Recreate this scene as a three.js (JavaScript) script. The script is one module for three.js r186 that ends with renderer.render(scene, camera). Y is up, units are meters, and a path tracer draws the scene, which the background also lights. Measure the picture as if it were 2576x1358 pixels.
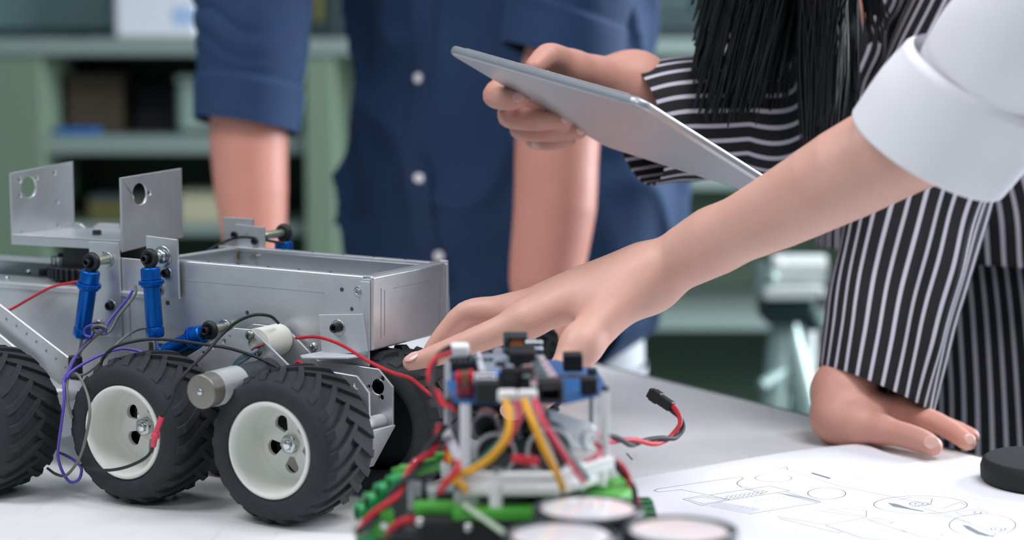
import * as THREE from 'three';
import { RoundedBoxGeometry } from 'three/addons/geometries/RoundedBoxGeometry.js';
import { mergeGeometries } from 'three/addons/utils/BufferGeometryUtils.js';
import { RectAreaLightUniformsLib } from 'three/addons/lights/RectAreaLightUniformsLib.js';

// ---------- camera, lights, exposure ----------
const scene = new THREE.Scene();
const W = 2576, H = 1358, F = 4700, TABLE = 0.75, EYE = TABLE + 0.34, PITCH = Math.atan((679 - 126.8) / F);
const camera = new THREE.PerspectiveCamera(2 * Math.atan(679 / F) * 180 / Math.PI, W / H, 0.05, 60);
camera.position.set(0, EYE, 0);
camera.rotation.set(-PITCH, 0, 0);
camera.focus = 1.42;
camera.userData.fStop = 3.6;
camera.updateMatrixWorld(true);
const renderer = new THREE.WebGLRenderer({ antialias: true });
renderer.toneMapping = THREE.LinearToneMapping;
renderer.toneMappingExposure = 0.62;
renderer.shadowMap.enabled = true;
RectAreaLightUniformsLib.init();
scene.background = new THREE.Color(0x9fb4c0);
const ROOM = { x0: -3.0, x1: 2.6, z0: -5.2, z1: 2.2, h: 2.75 };
// ceiling panels: [x, z, sizeX, sizeZ, radiance]
const PANELS = [
  [-1.3, 0.9, 1.2, 0.6, 13], [0.9, 0.9, 1.2, 0.6, 7],
  [-1.3, -1.0, 1.2, 0.6, 20], [0.9, -1.0, 1.2, 0.6, 18],
];
const PANEL_COLOR = new THREE.Color(0xfdf9ff);
// tall frosted window in the wall on the right, level with the people
const WINDOW = { z: -2.95, y: 1.7, w: 0.9, h: 1.6, radiance: 56 };
const WINDOW_COLOR = new THREE.Color(0xeef4ff);

// ---------- helpers ----------
let seed = 7;
const rnd = () => { seed = (seed * 1664525 + 1013904223) >>> 0; return seed / 4294967296; };
const rr = (a, b) => a + (b - a) * rnd();
const V3 = (x, y, z) => new THREE.Vector3(x, y, z);
const A3 = (p) => p.isVector3 ? p : new THREE.Vector3(p[0], p[1], p[2]);
const SRGB = (h) => new THREE.Color(h);
// a photo pixel at a distance along the lens axis -> a point in the place
function at(x, y, d) { return V3((x - 1288) / F * d, -(y - 679) / F * d, -d).applyEuler(camera.rotation).add(camera.position); }
function rayDir(x, y) { return V3((x - 1288) / F, -(y - 679) / F, -1).applyEuler(camera.rotation); }
function atHeight(x, y, h) { const r = rayDir(x, y); const t = (h - EYE) / r.y; return camera.position.clone().addScaledVector(r, t); }
const used = {};
function numbered(n) { if (!(n in used)) { used[n] = 0; return n; } used[n]++; return n + '_' + String(used[n]).padStart(3, '0'); }
function thing(name, label, category, pos = [0, 0, 0], turn = 0, group) {
  const o = new THREE.Group(); o.name = numbered(name); scene.add(o);
  const p = A3(pos); o.position.copy(p); o.rotation.y = turn;
  o.userData = { label, category }; if (group) o.userData.group = group;
  o.updateMatrixWorld(true);
  return o;
}
function mesh(name, geo, mat, parent, label) {
  const m = new THREE.Mesh(Array.isArray(geo) ? mg(geo) : geo, mat);
  m.name = parent ? name : numbered(name); m.castShadow = m.receiveShadow = true;
  (parent || scene).add(m);
  if (label) m.userData.label = label;
  return m;
}
function tag(m, label, category, group) { m.userData.label = label; m.userData.category = category; if (group) m.userData.group = group; return m; }
function struct(name, geo, mat, parent) { const m = mesh(name, geo, mat, parent); if (!parent) m.userData.kind = 'structure'; return m; }
function mg(list) {
  const out = list.filter(Boolean).map((g) => {
    let k = g.index ? g.toNonIndexed() : g.clone();
    for (const n of Object.keys(k.attributes)) if (!['position', 'normal', 'uv'].includes(n)) k.deleteAttribute(n);
    if (!k.attributes.normal) k.computeVertexNormals();
    if (!k.attributes.uv) k.setAttribute('uv', new THREE.BufferAttribute(new Float32Array(k.attributes.position.count * 2), 2));
    k.morphAttributes = {}; return k;
  });
  return out.length === 1 ? out[0] : mergeGeometries(out, false);
}
function box(w, h, d, x = 0, y = 0, z = 0, r = 0.0008, seg = 1) {
  r = Math.min(r, w / 2.01, h / 2.01, d / 2.01);
  const g = new RoundedBoxGeometry(w, h, d, seg, r); g.translate(x, y, z); return g;
}
function cyl(a, b, r1, r2 = r1, seg = 20, open = false) {
  a = A3(a); b = A3(b); const d = b.clone().sub(a), L = d.length();
  const g = new THREE.CylinderGeometry(r2, r1, L, seg, 1, open);
  g.applyQuaternion(new THREE.Quaternion().setFromUnitVectors(V3(0, 1, 0), d.normalize()));
  g.translate((a.x + b.x) / 2, (a.y + b.y) / 2, (a.z + b.z) / 2); return g;
}
// lathe of [radius, along] profile, along the axis a->b direction, starting at a
function lathe(profile, a, dir, seg = 32) {
  const g = new THREE.LatheGeometry(profile.map(([r, t]) => new THREE.Vector2(Math.max(r, 1e-5), t)), seg);
  g.applyQuaternion(new THREE.Quaternion().setFromUnitVectors(V3(0, 1, 0), A3(dir).clone().normalize()));
  const p = A3(a); g.translate(p.x, p.y, p.z); return g;
}
function tube(pts, r, n = 48, rad = 8, closed = false) {
  const c = new THREE.CatmullRomCurve3(pts.map(A3), closed, 'centripetal');
  return new THREE.TubeGeometry(c, n, r, rad, closed);
}
function sphere(p, r, a = 12, b = 8) { const g = new THREE.SphereGeometry(r, a, b); p = A3(p); g.translate(p.x, p.y, p.z); return g; }
// polygon in (x, y) with round holes [x, y, r], extruded from z0 to z1
function plate(pts, z0, z1, holes = [], bevel = 0.0003) {
  const s = new THREE.Shape(pts.map((p) => new THREE.Vector2(p[0], p[1])));
  for (const [x, y, r] of holes) { const h = new THREE.Path(); h.absarc(x, y, r, 0, Math.PI * 2, true); s.holes.push(h); }
  const t = Math.abs(z1 - z0), b = Math.min(bevel, t / 3);
  const g = new THREE.ExtrudeGeometry(s, { depth: t - 2 * b, bevelEnabled: true, bevelThickness: b, bevelSize: b, bevelOffset: -b, bevelSegments: 1, curveSegments: 12 });
  g.translate(0, 0, Math.min(z0, z1) + b); return g;
}
const rect = (x0, x1, y0, y1) => [[x0, y0], [x1, y0], [x1, y1], [x0, y1]];
// value noise for textures and folds
function hash(x, y, z) { let h = (x * 374761393 + y * 668265263 + z * 2147483647) | 0; h = Math.imul(h ^ (h >>> 13), 1274126177); return ((h ^ (h >>> 16)) >>> 0) / 4294967296; }
function noise3(x, y, z = 0) {
  const xi = Math.floor(x), yi = Math.floor(y), zi = Math.floor(z); let u = x - xi, v = y - yi, w = z - zi;
  u = u * u * (3 - 2 * u); v = v * v * (3 - 2 * v); w = w * w * (3 - 2 * w);
  const L = (a, b, t) => a + (b - a) * t;
  return L(L(L(hash(xi, yi, zi), hash(xi + 1, yi, zi), u), L(hash(xi, yi + 1, zi), hash(xi + 1, yi + 1, zi), u), v),
    L(L(hash(xi, yi, zi + 1), hash(xi + 1, yi, zi + 1), u), L(hash(xi, yi + 1, zi + 1), hash(xi + 1, yi + 1, zi + 1), u), v), w) * 2 - 1;
}
// tileable-ish texture from a function of (u, v) in 0..1 giving [r, g, b] 0..255 sRGB
function tex(n, m, fn, srgb = true) {
  const d = new Uint8Array(n * m * 4);
  for (let j = 0; j < m; j++) for (let i = 0; i < n; i++) {
    const c = fn(i / n, j / m), k = (j * n + i) * 4;
    d[k] = c[0]; d[k + 1] = c[1]; d[k + 2] = c[2]; d[k + 3] = 255;
  }
  const t = new THREE.DataTexture(d, n, m); t.wrapS = t.wrapT = THREE.RepeatWrapping; t.magFilter = THREE.LinearFilter; t.minFilter = THREE.LinearMipmapLinearFilter; t.generateMipmaps = true;
  if (srgb) t.colorSpace = THREE.SRGBColorSpace; t.needsUpdate = true; return t;
}
function pn(u, v, f, z = 0) { // periodic noise
  const a = u * Math.PI * 2, R = f / (Math.PI * 2);
  return noise3(Math.cos(a) * R + 40, Math.sin(a) * R + v * f * 0.7 + 17, z + Math.cos(v * Math.PI * 2) * f * 0.1);
}
// uv in metres from the dominant axis of each face
function boxUV(g, s = 1) {
  const k = g.index ? g.toNonIndexed() : g; if (!k.attributes.normal) k.computeVertexNormals();
  const p = k.attributes.position, n = k.attributes.normal, uv = new Float32Array(p.count * 2);
  for (let i = 0; i < p.count; i++) {
    const ax = Math.abs(n.getX(i)), ay = Math.abs(n.getY(i)), az = Math.abs(n.getZ(i));
    let a, b; if (ay >= ax && ay >= az) { a = p.getX(i); b = p.getZ(i); } else if (ax >= az) { a = p.getZ(i); b = p.getY(i); } else { a = p.getX(i); b = p.getY(i); }
    uv[2 * i] = a * s; uv[2 * i + 1] = b * s;
  }
  k.setAttribute('uv', new THREE.BufferAttribute(uv, 2)); return k;
}

// ---------- materials ----------
const std = (o) => new THREE.MeshStandardMaterial(o), phy = (o) => new THREE.MeshPhysicalMaterial(o);
const col = (h, rough = 0.6, metal = 0, extra = {}) => std({ color: h, roughness: rough, metalness: metal, ...extra });
const aluTex = tex(512, 512, (u, v) => {
  const s = 0.5 + 0.5 * pn(u, v, 9, 3), t = 0.5 + 0.5 * pn(u, v, 30, 7), f = hash(Math.floor(u * 512), Math.floor(v * 512), 5);
  const k = 200 + 9 * s + 5 * t + 4 * f; return [k - 4, k - 1, k + 2];
});
const aluRough = tex(512, 512, (u, v) => { const s = 0.5 + 0.5 * pn(u, v, 7, 13), l = 0.5 + 0.5 * noise3(u * 6, v * 400, 2); const k = 76 + 16 * s + 14 * l; return [k, k, k]; }, false);
const aluBump = tex(512, 512, (u, v) => { const l = 0.5 + 0.5 * noise3(u * 12, v * 512, 4), d = 0.5 + 0.5 * pn(u, v, 40, 8); const k = 90 + 90 * l + 50 * d; return [k, k, k]; }, false);
for (const t of [aluTex, aluRough, aluBump]) t.repeat.set(7, 7);
const rubberTex = tex(256, 256, (u, v) => { const s = 0.5 + 0.5 * pn(u, v, 8, 1), d = 0.5 + 0.5 * pn(u, v, 40, 2); const k = 27 + 18 * s * d + 8 * hash(Math.floor(u * 256), Math.floor(v * 256), 1); return [k, k + 5, k + 8]; });
rubberTex.repeat.set(20, 20);
const M = {
  alu: std({ color: 0xffffff, map: aluTex, metalness: 0.7, roughness: 1, roughnessMap: aluRough, bumpMap: aluBump, bumpScale: 0.00006 }),
  aluMatte: std({ color: 0xc6ccd0, metalness: 0.35, roughness: 0.55, bumpMap: aluBump, bumpScale: 0.0001 }),
  steel: col(0xc3c7c8, 0.28, 1), nickel: col(0xd8dade, 0.18, 1), darkSteel: col(0x35383a, 0.4, 0.8), brass: col(0xb08a3a, 0.3, 1),
  blueAnod: std({ color: 0x0862bd, metalness: 0.75, roughness: 0.32 }),
  rubber: std({ color: 0xffffff, map: rubberTex, roughness: 0.78 }), rubberSmooth: col(0x1b2024, 0.55),
  black: col(0x14181b, 0.5), blackGloss: col(0x101316, 0.22), blackMatte: col(0x101416, 0.75), rimWhite: col(0xdcdfd8, 0.42), nylon: col(0xdcdfd4, 0.5),
  white: col(0xf1f2f2, 0.45), red: col(0xc0182c, 0.6), purple: col(0x5a4bb0, 0.45), grey: col(0x6b706a, 0.5), blackWire: col(0x1c2326, 0.65), yellow: col(0xe8a50e, 0.45), teal: col(0x0d6a66, 0.45),
  silverTape: std({ color: 0xcfd3d4, metalness: 0.75, roughness: 0.42, bumpMap: aluBump, bumpScale: 0.0006 }), pink: col(0xd7405a, 0.5), motorCap: col(0x8a8781, 0.45, 0.7),
  green: col(0x3f9a2c, 0.42), greenBright: col(0x1f9a52, 0.38), greenLight: col(0x58b04a, 0.4), pcbBlue: col(0x1d5c93, 0.4), pcbDark: col(0x14303f, 0.45), orange: col(0xff8a3c, 0.4),
};
// ---------- the room ----------
{
  const { x0, x1, z0, z1, h } = ROOM, T = 0.15;
  const wallM = col(0x7f9496, 0.9), floorM = col(0x34474a, 0.7), ceilM = col(0xb9c4c6, 0.95);
  const cx = (x0 + x1) / 2, cz = (z0 + z1) / 2, sx = x1 - x0 + 2 * T, sz = z1 - z0 + 2 * T;
  struct('floor', box(sx, T, sz, cx, -T / 2, cz), floorM);
  struct('ceiling', box(sx, T, sz, cx, h + T / 2, cz), ceilM);
  struct('wall_front', box(sx, h, T, cx, h / 2, z1 + T / 2), wallM);
  struct('wall_left', box(T, h, z1 - z0, x0 - T / 2, h / 2, cz), wallM);
  struct('wall_back', box(sx, h, T, cx, h / 2, z0 - T / 2), wallM);
  const w = WINDOW, wz0 = w.z - w.w / 2, wz1 = w.z + w.w / 2, wy0 = w.y - w.h / 2, wy1 = w.y + w.h / 2, X = x1 + T / 2;
  struct('wall_right', [box(T, h, wz0 - z0, X, h / 2, (wz0 + z0) / 2), box(T, h, z1 - wz1, X, h / 2, (z1 + wz1) / 2), box(T, wy0, w.w, X, wy0 / 2, w.z), box(T, h - wy1, w.w, X, (h + wy1) / 2, w.z)], wallM);
  const win = new THREE.Group(); win.name = 'window_1'; win.userData.kind = 'structure'; scene.add(win);
  const fr = col(0xe8ebea, 0.5);
  for (const [y, hh, z, ww] of [[wy0 + .025, .05, w.z, w.w], [wy1 - .025, .05, w.z, w.w], [w.y, w.h, wz0 + .025, .05], [w.y, w.h, wz1 - .025, .05], [w.y, w.h, w.z, .05]]) mesh('window_frame', box(.08, hh, ww, x1 + .05, y, z), fr, win);
  const paneM = std({ color: 0xffffff, emissive: WINDOW_COLOR, emissiveIntensity: 2.0, roughness: 0.9 });
  for (const s of [-1, 1]) mesh('pane', box(.006, w.h - .1, w.w / 2 - .07, x1 + .06, w.y, w.z + s * w.w / 4), paneM, win);
  const L = new THREE.RectAreaLight(WINDOW_COLOR, w.radiance, w.w, w.h); L.name = 'window_light'; L.position.set(x1 - 0.01, w.y, w.z); L.lookAt(x1 - 2, w.y, w.z); scene.add(L);
  // ceiling lamps
  for (const [x, z, a, b, e] of PANELS) {
    const p = thing('ceiling_light', 'flat white ceiling light panel above the workshop', 'ceiling light', [x, h, z], 0, 'ceiling light panels');
    mesh('frame', [box(a + .04, .03, .02, 0, -.015, b / 2 + .01), box(a + .04, .03, .02, 0, -.015, -b / 2 - .01), box(.02, .03, b, a / 2 + .01, -.015, 0), box(.02, .03, b, -a / 2 - .01, -.015, 0)], fr, p);
    mesh('diffuser', box(a, .012, b, 0, -.008, 0), std({ color: 0xffffff, emissive: PANEL_COLOR, emissiveIntensity: 1.5 }), p);
    const l = new THREE.RectAreaLight(PANEL_COLOR, e, a, b); l.name = 'panel_light'; l.position.set(0, -.035, 0); p.add(l); l.rotation.x = -Math.PI / 2;
  }
}
// ---------- storage bench along the back ----------
const DB = 4.2;
{
  const bodyM = col(0x758a74, 0.6), shelfM = col(0x879890, 0.6), topM = shelfM;
  const P = (x, y, d = DB) => at(x, y, d);
  const topY = P(400, 96).y, botY = P(400, 141).y, zf = P(400, 118).z;
  const b = thing('storage_bench', 'long pale green steel storage bench with open shelves along the back wall', 'bench', [0, 0, zf]);
  const dep = 0.62;
  const X = (x) => P(x, 118).x;
  mesh('worktop', box(2.95 + 1.6, topY - botY, dep, (X(-400) + 1.9) / 2, (topY + botY) / 2, -dep / 2, .006, 2), topM, b);
  const panel = (xa, xb, m = bodyM) => mesh('side_panel', box(X(xb) - X(xa), botY, dep, (X(xa) + X(xb)) / 2, botY / 2, -dep / 2 - .01, .004), m, b);
  panel(-60, 98); panel(762, 838);  panel(2760, 2850);
  mesh('back_panel', box(4.4, botY, .02, .3, botY / 2, -dep + .02), bodyM, b);
  const shelf = (xa, xb, ya, yb, m = shelfM) => { const y1 = P(400, ya).y, y0 = P(400, yb).y; return mesh('shelf', box(X(xb) - X(xa), y1 - y0, dep - .06, (X(xa) + X(xb)) / 2, (y1 + y0) / 2, -dep / 2, .004), m, b); };
  shelf(98, 762, 345, 392); shelf(98, 762, 572, 602); shelf(98, 762, 860, 900);
  shelf(838, 2760, 812, 850); shelf(838, 2760, 447, 482);
  const sy = P(400, 345).y, sy2 = P(400, 572).y;
  const on = (name, label, cat, xa, xb, yTop, base, m, z = -.22, d = .2) => { base += .001; z -= .06; const t = thing(name, label, cat, [(X(xa) + X(xb)) / 2, base, zf + z]); const w = X(xb) - X(xa), h = P(400, yTop).y - base; return [t, w, h, d]; };
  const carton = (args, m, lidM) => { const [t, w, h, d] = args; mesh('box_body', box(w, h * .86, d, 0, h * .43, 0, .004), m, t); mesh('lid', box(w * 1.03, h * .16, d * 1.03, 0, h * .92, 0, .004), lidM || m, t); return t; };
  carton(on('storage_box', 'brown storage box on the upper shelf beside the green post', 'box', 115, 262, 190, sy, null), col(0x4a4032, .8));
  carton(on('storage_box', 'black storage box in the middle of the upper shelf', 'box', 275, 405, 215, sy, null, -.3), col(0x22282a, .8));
  { const [t, w, h, d] = on('plastic_container', 'milky pale green plastic container on the upper shelf behind the man', 'container', 415, 545, 190, sy, null, -.16); mesh('container_body', box(w, h * .85, d, 0, h * .425, 0, .02, 3), col(0x9db5a9, .5), t); mesh('lid', box(w * 1.04, h * .15, d * 1.04, 0, h * .92, 0, .01, 2), col(0xa9beb0, .5), t); }
  { const [t, w, h, d] = on('blue_tray', 'low blue tray at the front edge of the upper shelf', 'tray', 112, 210, 328, sy, null, -.06, .08); mesh('tray_floor', box(w, .004, d, 0, .002, 0), col(0x1c62a5, .5), t); for (const s of [-1, 1]) { mesh('tray_wall', box(w, h, .004, 0, h / 2, s * d / 2), col(0x1c62a5, .5), t); mesh('tray_wall', box(.004, h, d, s * w / 2, h / 2, 0), col(0x1c62a5, .5), t); } }
  carton(on('cardboard_box', 'dull ochre carton on the lower shelf behind the turret plates', 'box', 190, 330, 505, sy2, null, -.12), col(0x5d5a30, .8), col(0x3c4a50, .7));
  carton(on('cream_box', 'cream coloured flat box on the lower shelf behind the man', 'box', 430, 640, 490, sy2, null, -.1), col(0xb9b596, .7), col(0x8e917a, .7));
  // on the worktop
  { const t = thing('monitor', 'grey flat screen monitor standing on the back bench', 'monitor', [(X(-220) + X(268)) / 2, topY, zf - .16]); const w = X(268) - X(-220), h = .34;
    mesh('bezel', box(w, h, .03, 0, h / 2 + .006, 0, .008, 2), col(0x2a4347, .5), t); mesh('screen', box(w - .024, h - .03, .004, 0, h / 2 + .01, .0155), col(0x62807f, .35), t);
    mesh('stand', box(.06, .2, .03, 0, .1, -.03), col(0x2a4347, .5), t); mesh('foot', box(.24, .012, .16, 0, .006, -.02, .004), col(0x2a4347, .5), t); }
  { const t = thing('white_case', 'white glossy equipment case beside the grey monitor', 'case', [(X(278) + X(492)) / 2, topY, zf - .14]); const w = X(492) - X(278); mesh('case_body', box(w, .3, .2, 0, .15, 0, .012, 3), col(0xe4e8ee, .35), t); mesh('seam', box(w * 1.004, .006, .201, 0, .22, 0), col(0xaab2ba, .5), t); mesh('label_patch', box(.05, .04, .002, w / 2 - .03, .05, .1005), col(0xa9c4e6, .5), t); }
  { const t = thing('tool_box', 'dark tool box with an ochre stripe on the bench between sleeve and shirt', 'box', [(X(715) + X(842)) / 2, topY, zf - .2]); const w = X(842) - X(715); mesh('box_body', box(w, .2, .2, 0, .1, 0, .008, 2), col(0x16292b, .6), t); mesh('stripe', box(.016, .16, .203, w * .1, .12, 0), col(0x6d6a2a, .6), t); mesh('handle', tube([[-.04, .2, 0], [-.04, .23, 0], [.04, .23, 0], [.04, .2, 0]], .006), M.black, t); }
  { const t = thing('equipment_rack', 'dark grey green equipment cabinet on the bench behind the women', 'cabinet', [(X(1500) + X(2500)) / 2, topY, zf - .3]); const w = X(2500) - X(1500); mesh('cabinet_body', box(w, .9, .36, 0, .45, 0, .01, 2), col(0x35494a, .6), t); mesh('plinth', box(w * .98, .03, .37, 0, .015, 0), col(0x1f3030, .7), t); for (let i = 0; i < 4; i++) mesh('door', box(w / 4 - .01, .82, .01, -w / 2 + w / 8 + i * w / 4, .47, .183, .003), col(0x3b5152, .55), t); }
  { const [t, w, h, d] = on('ochre_box', 'flat ochre box on the shelf behind the striped sleeve and tablet', 'box', 1870, 1985, 385, P(400, 447).y, null, -.1, .2); mesh('box_body', box(w, h, d, 0, h * .5, 0, .004), col(0x6b5a1c, .7), t); mesh('spine_label', box(w * .4, h * .4, .002, 0, h * .5, d / 2 + .001), col(0x8a7a3c, .7), t); }
}
// stand machine behind the table
{
  const g = atHeight(1960, 1250, 0);
  const D = 3.0, c = at(1975, 690, D), t = thing('bench_grinder_stand', 'blurred grey metal machine on a legged stand behind the table', 'machine', [c.x, 0, c.z]);
  const Y = (y) => at(1975, y, D).y, k = D / F, m1 = col(0xe6ece6, .35), m2 = col(0x24403e, .5, .3), m3 = col(0xa5bcb4, .35, .2);
  mesh('motor_housing', [cyl([40 * k - .05, Y(672), .02], [95 * k, Y(672), .02], 36 * k, 36 * k, 24)], m1, t);
  mesh('housing_cap', sphere([45 * k - .045, Y(660), .03], 20 * k), m1, t);
  mesh('table_plate', box(150 * k, 34 * k, .12, 10 * k, Y(728), 0, .004), m1, t);
  mesh('clamp', [cyl([-60 * k, Y(660), .02], [-60 * k, Y(740), .02], 22 * k, 22 * k, 16), sphere([-45 * k, Y(690), .05], 18 * k)], m3, t);
  mesh('dark_mount', [box(120 * k, 60 * k, .1, 0, Y(775), 0, .006), sphere([60 * k, Y(800), .04], 26 * k)], m2, t);
  mesh('knob', sphere([75 * k, Y(745), .07], 14 * k), M.darkSteel, t);
  const yT = Y(800);
  mesh('column', cyl([55 * k, 0, 0], [55 * k, yT, 0], 26 * k, 26 * k, 20), m1, t);
  for (const [x, z] of [[-95, .1], [-10, -.16], [150, .1]]) mesh('leg', cyl([x * k * 1.6, 0.004, z * 1.6], [0, yT, 0], .018, .022, 14), m3, t);
  mesh('brace', cyl([-70 * k, Y(960), .06], [55 * k, Y(900), 0], .01), m3, t);
}
// ---------- work table ----------
const e0 = atHeight(1505, 917, TABLE), e1 = atHeight(2040, 1046, TABLE);
const edgeDir = V3(e1.x - e0.x, 0, e1.z - e0.z).normalize(), edgeIn = V3(-edgeDir.z, 0, edgeDir.x); // edgeIn points back over the table
if (edgeIn.z < 0) edgeIn.negate();
{
  const t = thing('work_table', 'white laminate work table carrying the robots and the drawing', 'table', [e0.x, 0, e0.z]);
  const A = e0.clone().addScaledVector(edgeDir, -0.62), B = e0.clone().addScaledVector(edgeDir, 1.25), D = 1.5;
  const C = B.clone().addScaledVector(edgeIn, D), E = A.clone().addScaledVector(edgeIn, D);
  const lp = (p) => [p.x - e0.x, -(p.z - e0.z)];
  const g = plate([A, E, C, B].map(lp), 0, .028, [], .0015); g.rotateX(-Math.PI / 2); g.translate(0, TABLE - .028, 0);
  const tt = tex(512, 512, (u, v) => { const s = pn(u, v, 5, 1), d = pn(u, v, 36, 4), sc = Math.max(0, noise3(u * 160 + v * 12, v * 5, 9) - .78) * 60; const k = 233 + 4 * s + 3 * d - sc; return [k, k + 1, k + 1]; });
  tt.repeat.set(2.2, 2.2);
  mesh('table_top', boxUV(g), std({ color: 0xffffff, map: tt, roughness: 0.34 }), t);
  const eg = plate([A, A.clone().addScaledVector(edgeIn, -.003), B.clone().addScaledVector(edgeIn, -.003), B].map(lp), 0, .03, [], .0008); eg.rotateX(-Math.PI / 2); eg.translate(0, TABLE - .0295, 0);
  mesh('edge_band', eg, col(0x55625e, .5), t);
  for (const p of [A.clone().addScaledVector(edgeDir, .1).addScaledVector(edgeIn, .1), B.clone().addScaledVector(edgeDir, -.1).addScaledVector(edgeIn, .1), C.clone().addScaledVector(edgeDir, -.1).addScaledVector(edgeIn, -.1), E.clone().addScaledVector(edgeDir, .1).addScaledVector(edgeIn, -.1)])
    mesh('leg', box(.05, TABLE - .028, .05, p.x - e0.x, (TABLE - .028) / 2, p.z - e0.z, .003), col(0x4a5557, .5, .3), t);
}
// ---------- six wheeled rover ----------
const YAW = THREE.MathUtils.degToRad(28.4767), TILT = THREE.MathUtils.degToRad(0.8413);
const rover = thing('rover', 'large aluminium six wheeled rover robot with black rubber tyres and blue dampers', 'robot', [-0.1729, TABLE, -1.3091], -YAW);
const roverInv = rover.matrixWorld.clone().invert();
const camL = camera.position.clone().applyMatrix4(roverInv);
function locRay(x, y) { return rayDir(x, y).transformDirection(roverInv).multiplyScalar(1); }
// pixel on the rover's plane "v deep" (v runs away from the camera side), or on a plane u = const
function onV(x, y, v) { const r = locRay(x, y), t = (-v - camL.z) / r.z; return camL.clone().addScaledVector(r, t); }
function onU(x, y, u) { const r = locRay(x, y), t = (u - camL.x) / r.x; return camL.clone().addScaledVector(r, t); }
function onY(x, y, h) { const r = locRay(x, y), t = (h - camL.y) / r.y; return camL.clone().addScaledVector(r, t); }
const xyV = (pts, v) => pts.map(([x, y]) => { const p = onV(x, y, v); return [p.x, p.y]; });
const hV = (hs, v) => hs.map(([x, y, r]) => { const p = onV(x, y, v); return [p.x, p.y, r]; });
const BACK = V3(0, 0, -1), FRONT = V3(0, 0, 1);
function tilted(g) { g.rotateZ(-TILT); return g; }
// cap head bolt with hex socket, standing out along dir
function bolt(p, dir, r, h, mat, name = 'bolt', parent = rover) {
  const g = [lathe([[r * .5, h * .45], [r * .55, h], [r * .92, h], [r, h * .9], [r, 0], [0, 0]].reverse(), p, dir, 18), lathe([[0, h * .45], [r * .55, h * .45]], p, dir, 6)];
  return mesh(name, g, mat, parent);
}
function washer(p, dir, r, mat = M.steel) { return mesh('washer', lathe([[0, 0], [r, 0], [r, .0008], [r * .9, .001], [0, .001]], p, dir, 20), mat, rover); }
function screwPhillips(p, r, mat = M.steel, dir = FRONT) {
  const s = mesh('screw', lathe([[r, 0], [r * .95, r * .35], [r * .7, r * .62], [r * .2, r * .75], [0, r * .76]], p, dir, 18), mat, rover);
  const q = new THREE.Quaternion().setFromUnitVectors(V3(0, 0, 1), A3(dir)); const slot = [box(r * 1.1, r * .26, r * .3), box(r * .26, r * 1.1, r * .3)].map((g) => { g.applyQuaternion(q); const c = A3(p).clone().addScaledVector(A3(dir), r * .68); g.translate(c.x, c.y, c.z); return g; });
  mesh('cross_recess', slot, M.darkSteel, s);
}
// ----- wheels -----
const WR = 0.0566;
function tyreGeo(N = 22, block = false) {
  const prof = [[.0345, .004], [.0355, -.0005], [.040, -.0028], [.046, -.0022], [.0505, .0005], [.0525, .006], [.0532, .014], [.0535, .029], [.0532, .044], [.0525, .052], [.0505, .0575], [.046, .060], [.040, .0605], [.035, .058], [.0345, .054]];
  const parts = [lathe(prof, [0, 0, 0], BACK, 96)];
  const cr = (v) => { for (let i = 4; i < 10; i++) if (v <= prof[i + 1][1]) { const f = (v - prof[i][1]) / (prof[i + 1][1] - prof[i][1]); return prof[i][0] + f * (prof[i + 1][0] - prof[i][0]); } return .0505; };
  const lug = (th0, v0, v1, sweep, w, n, h) => {
    const P = []; for (let i = 0; i <= n; i++) {
      const f = i / n, v = v0 + (v1 - v0) * f, th = th0 + sweep * Math.pow(f, 1.25), end = i === 0 ? .35 : 1, rb = cr(v) - .0012, rt = cr(v) + h * end, hw = w / 2 / rb * (1 + .25 * (1 - f));
      for (const [r, a] of [[rb, -hw * 1.15], [rt, -hw * .85], [rt, hw * .85], [rb, hw * 1.15]]) P.push(r * Math.cos(th + a), r * Math.sin(th + a), -v);
    }
    const g = new THREE.BufferGeometry(), idx = [];
    for (let i = 0; i < n; i++) for (let j = 0; j < 3; j++) { const a = i * 4 + j, b = a + 4; idx.push(a, a + 1, b, b, a + 1, b + 1); }
    idx.push(0, 2, 1, 0, 3, 2); const e = n * 4; idx.push(e, e + 1, e + 2, e, e + 2, e + 3);
    g.setIndex(idx); g.setAttribute('position', new THREE.Float32BufferAttribute(P, 3)); const q = g.toNonIndexed(); q.computeVertexNormals(); return q;
  };
  for (let k = 0; k < N; k++) {
    const a = k / N * Math.PI * 2, st = Math.PI * 2 / N;
    if (!block) { parts.push(lug(a, .0005, .033, .36, .0052, 6, .0028)); parts.push(lug(a + st / 2, .0575, .025, .36, .0052, 6, .0028)); }
    else { parts.push(lug(a, .001, .020, .1, .0075, 3, .0032), lug(a + st * .45, .0575, .038, .1, .0075, 3, .0032), lug(a + st * .3, .022, .036, .05, .0075, 2, .0026)); }
  }
  return mg(parts);
}
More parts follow.
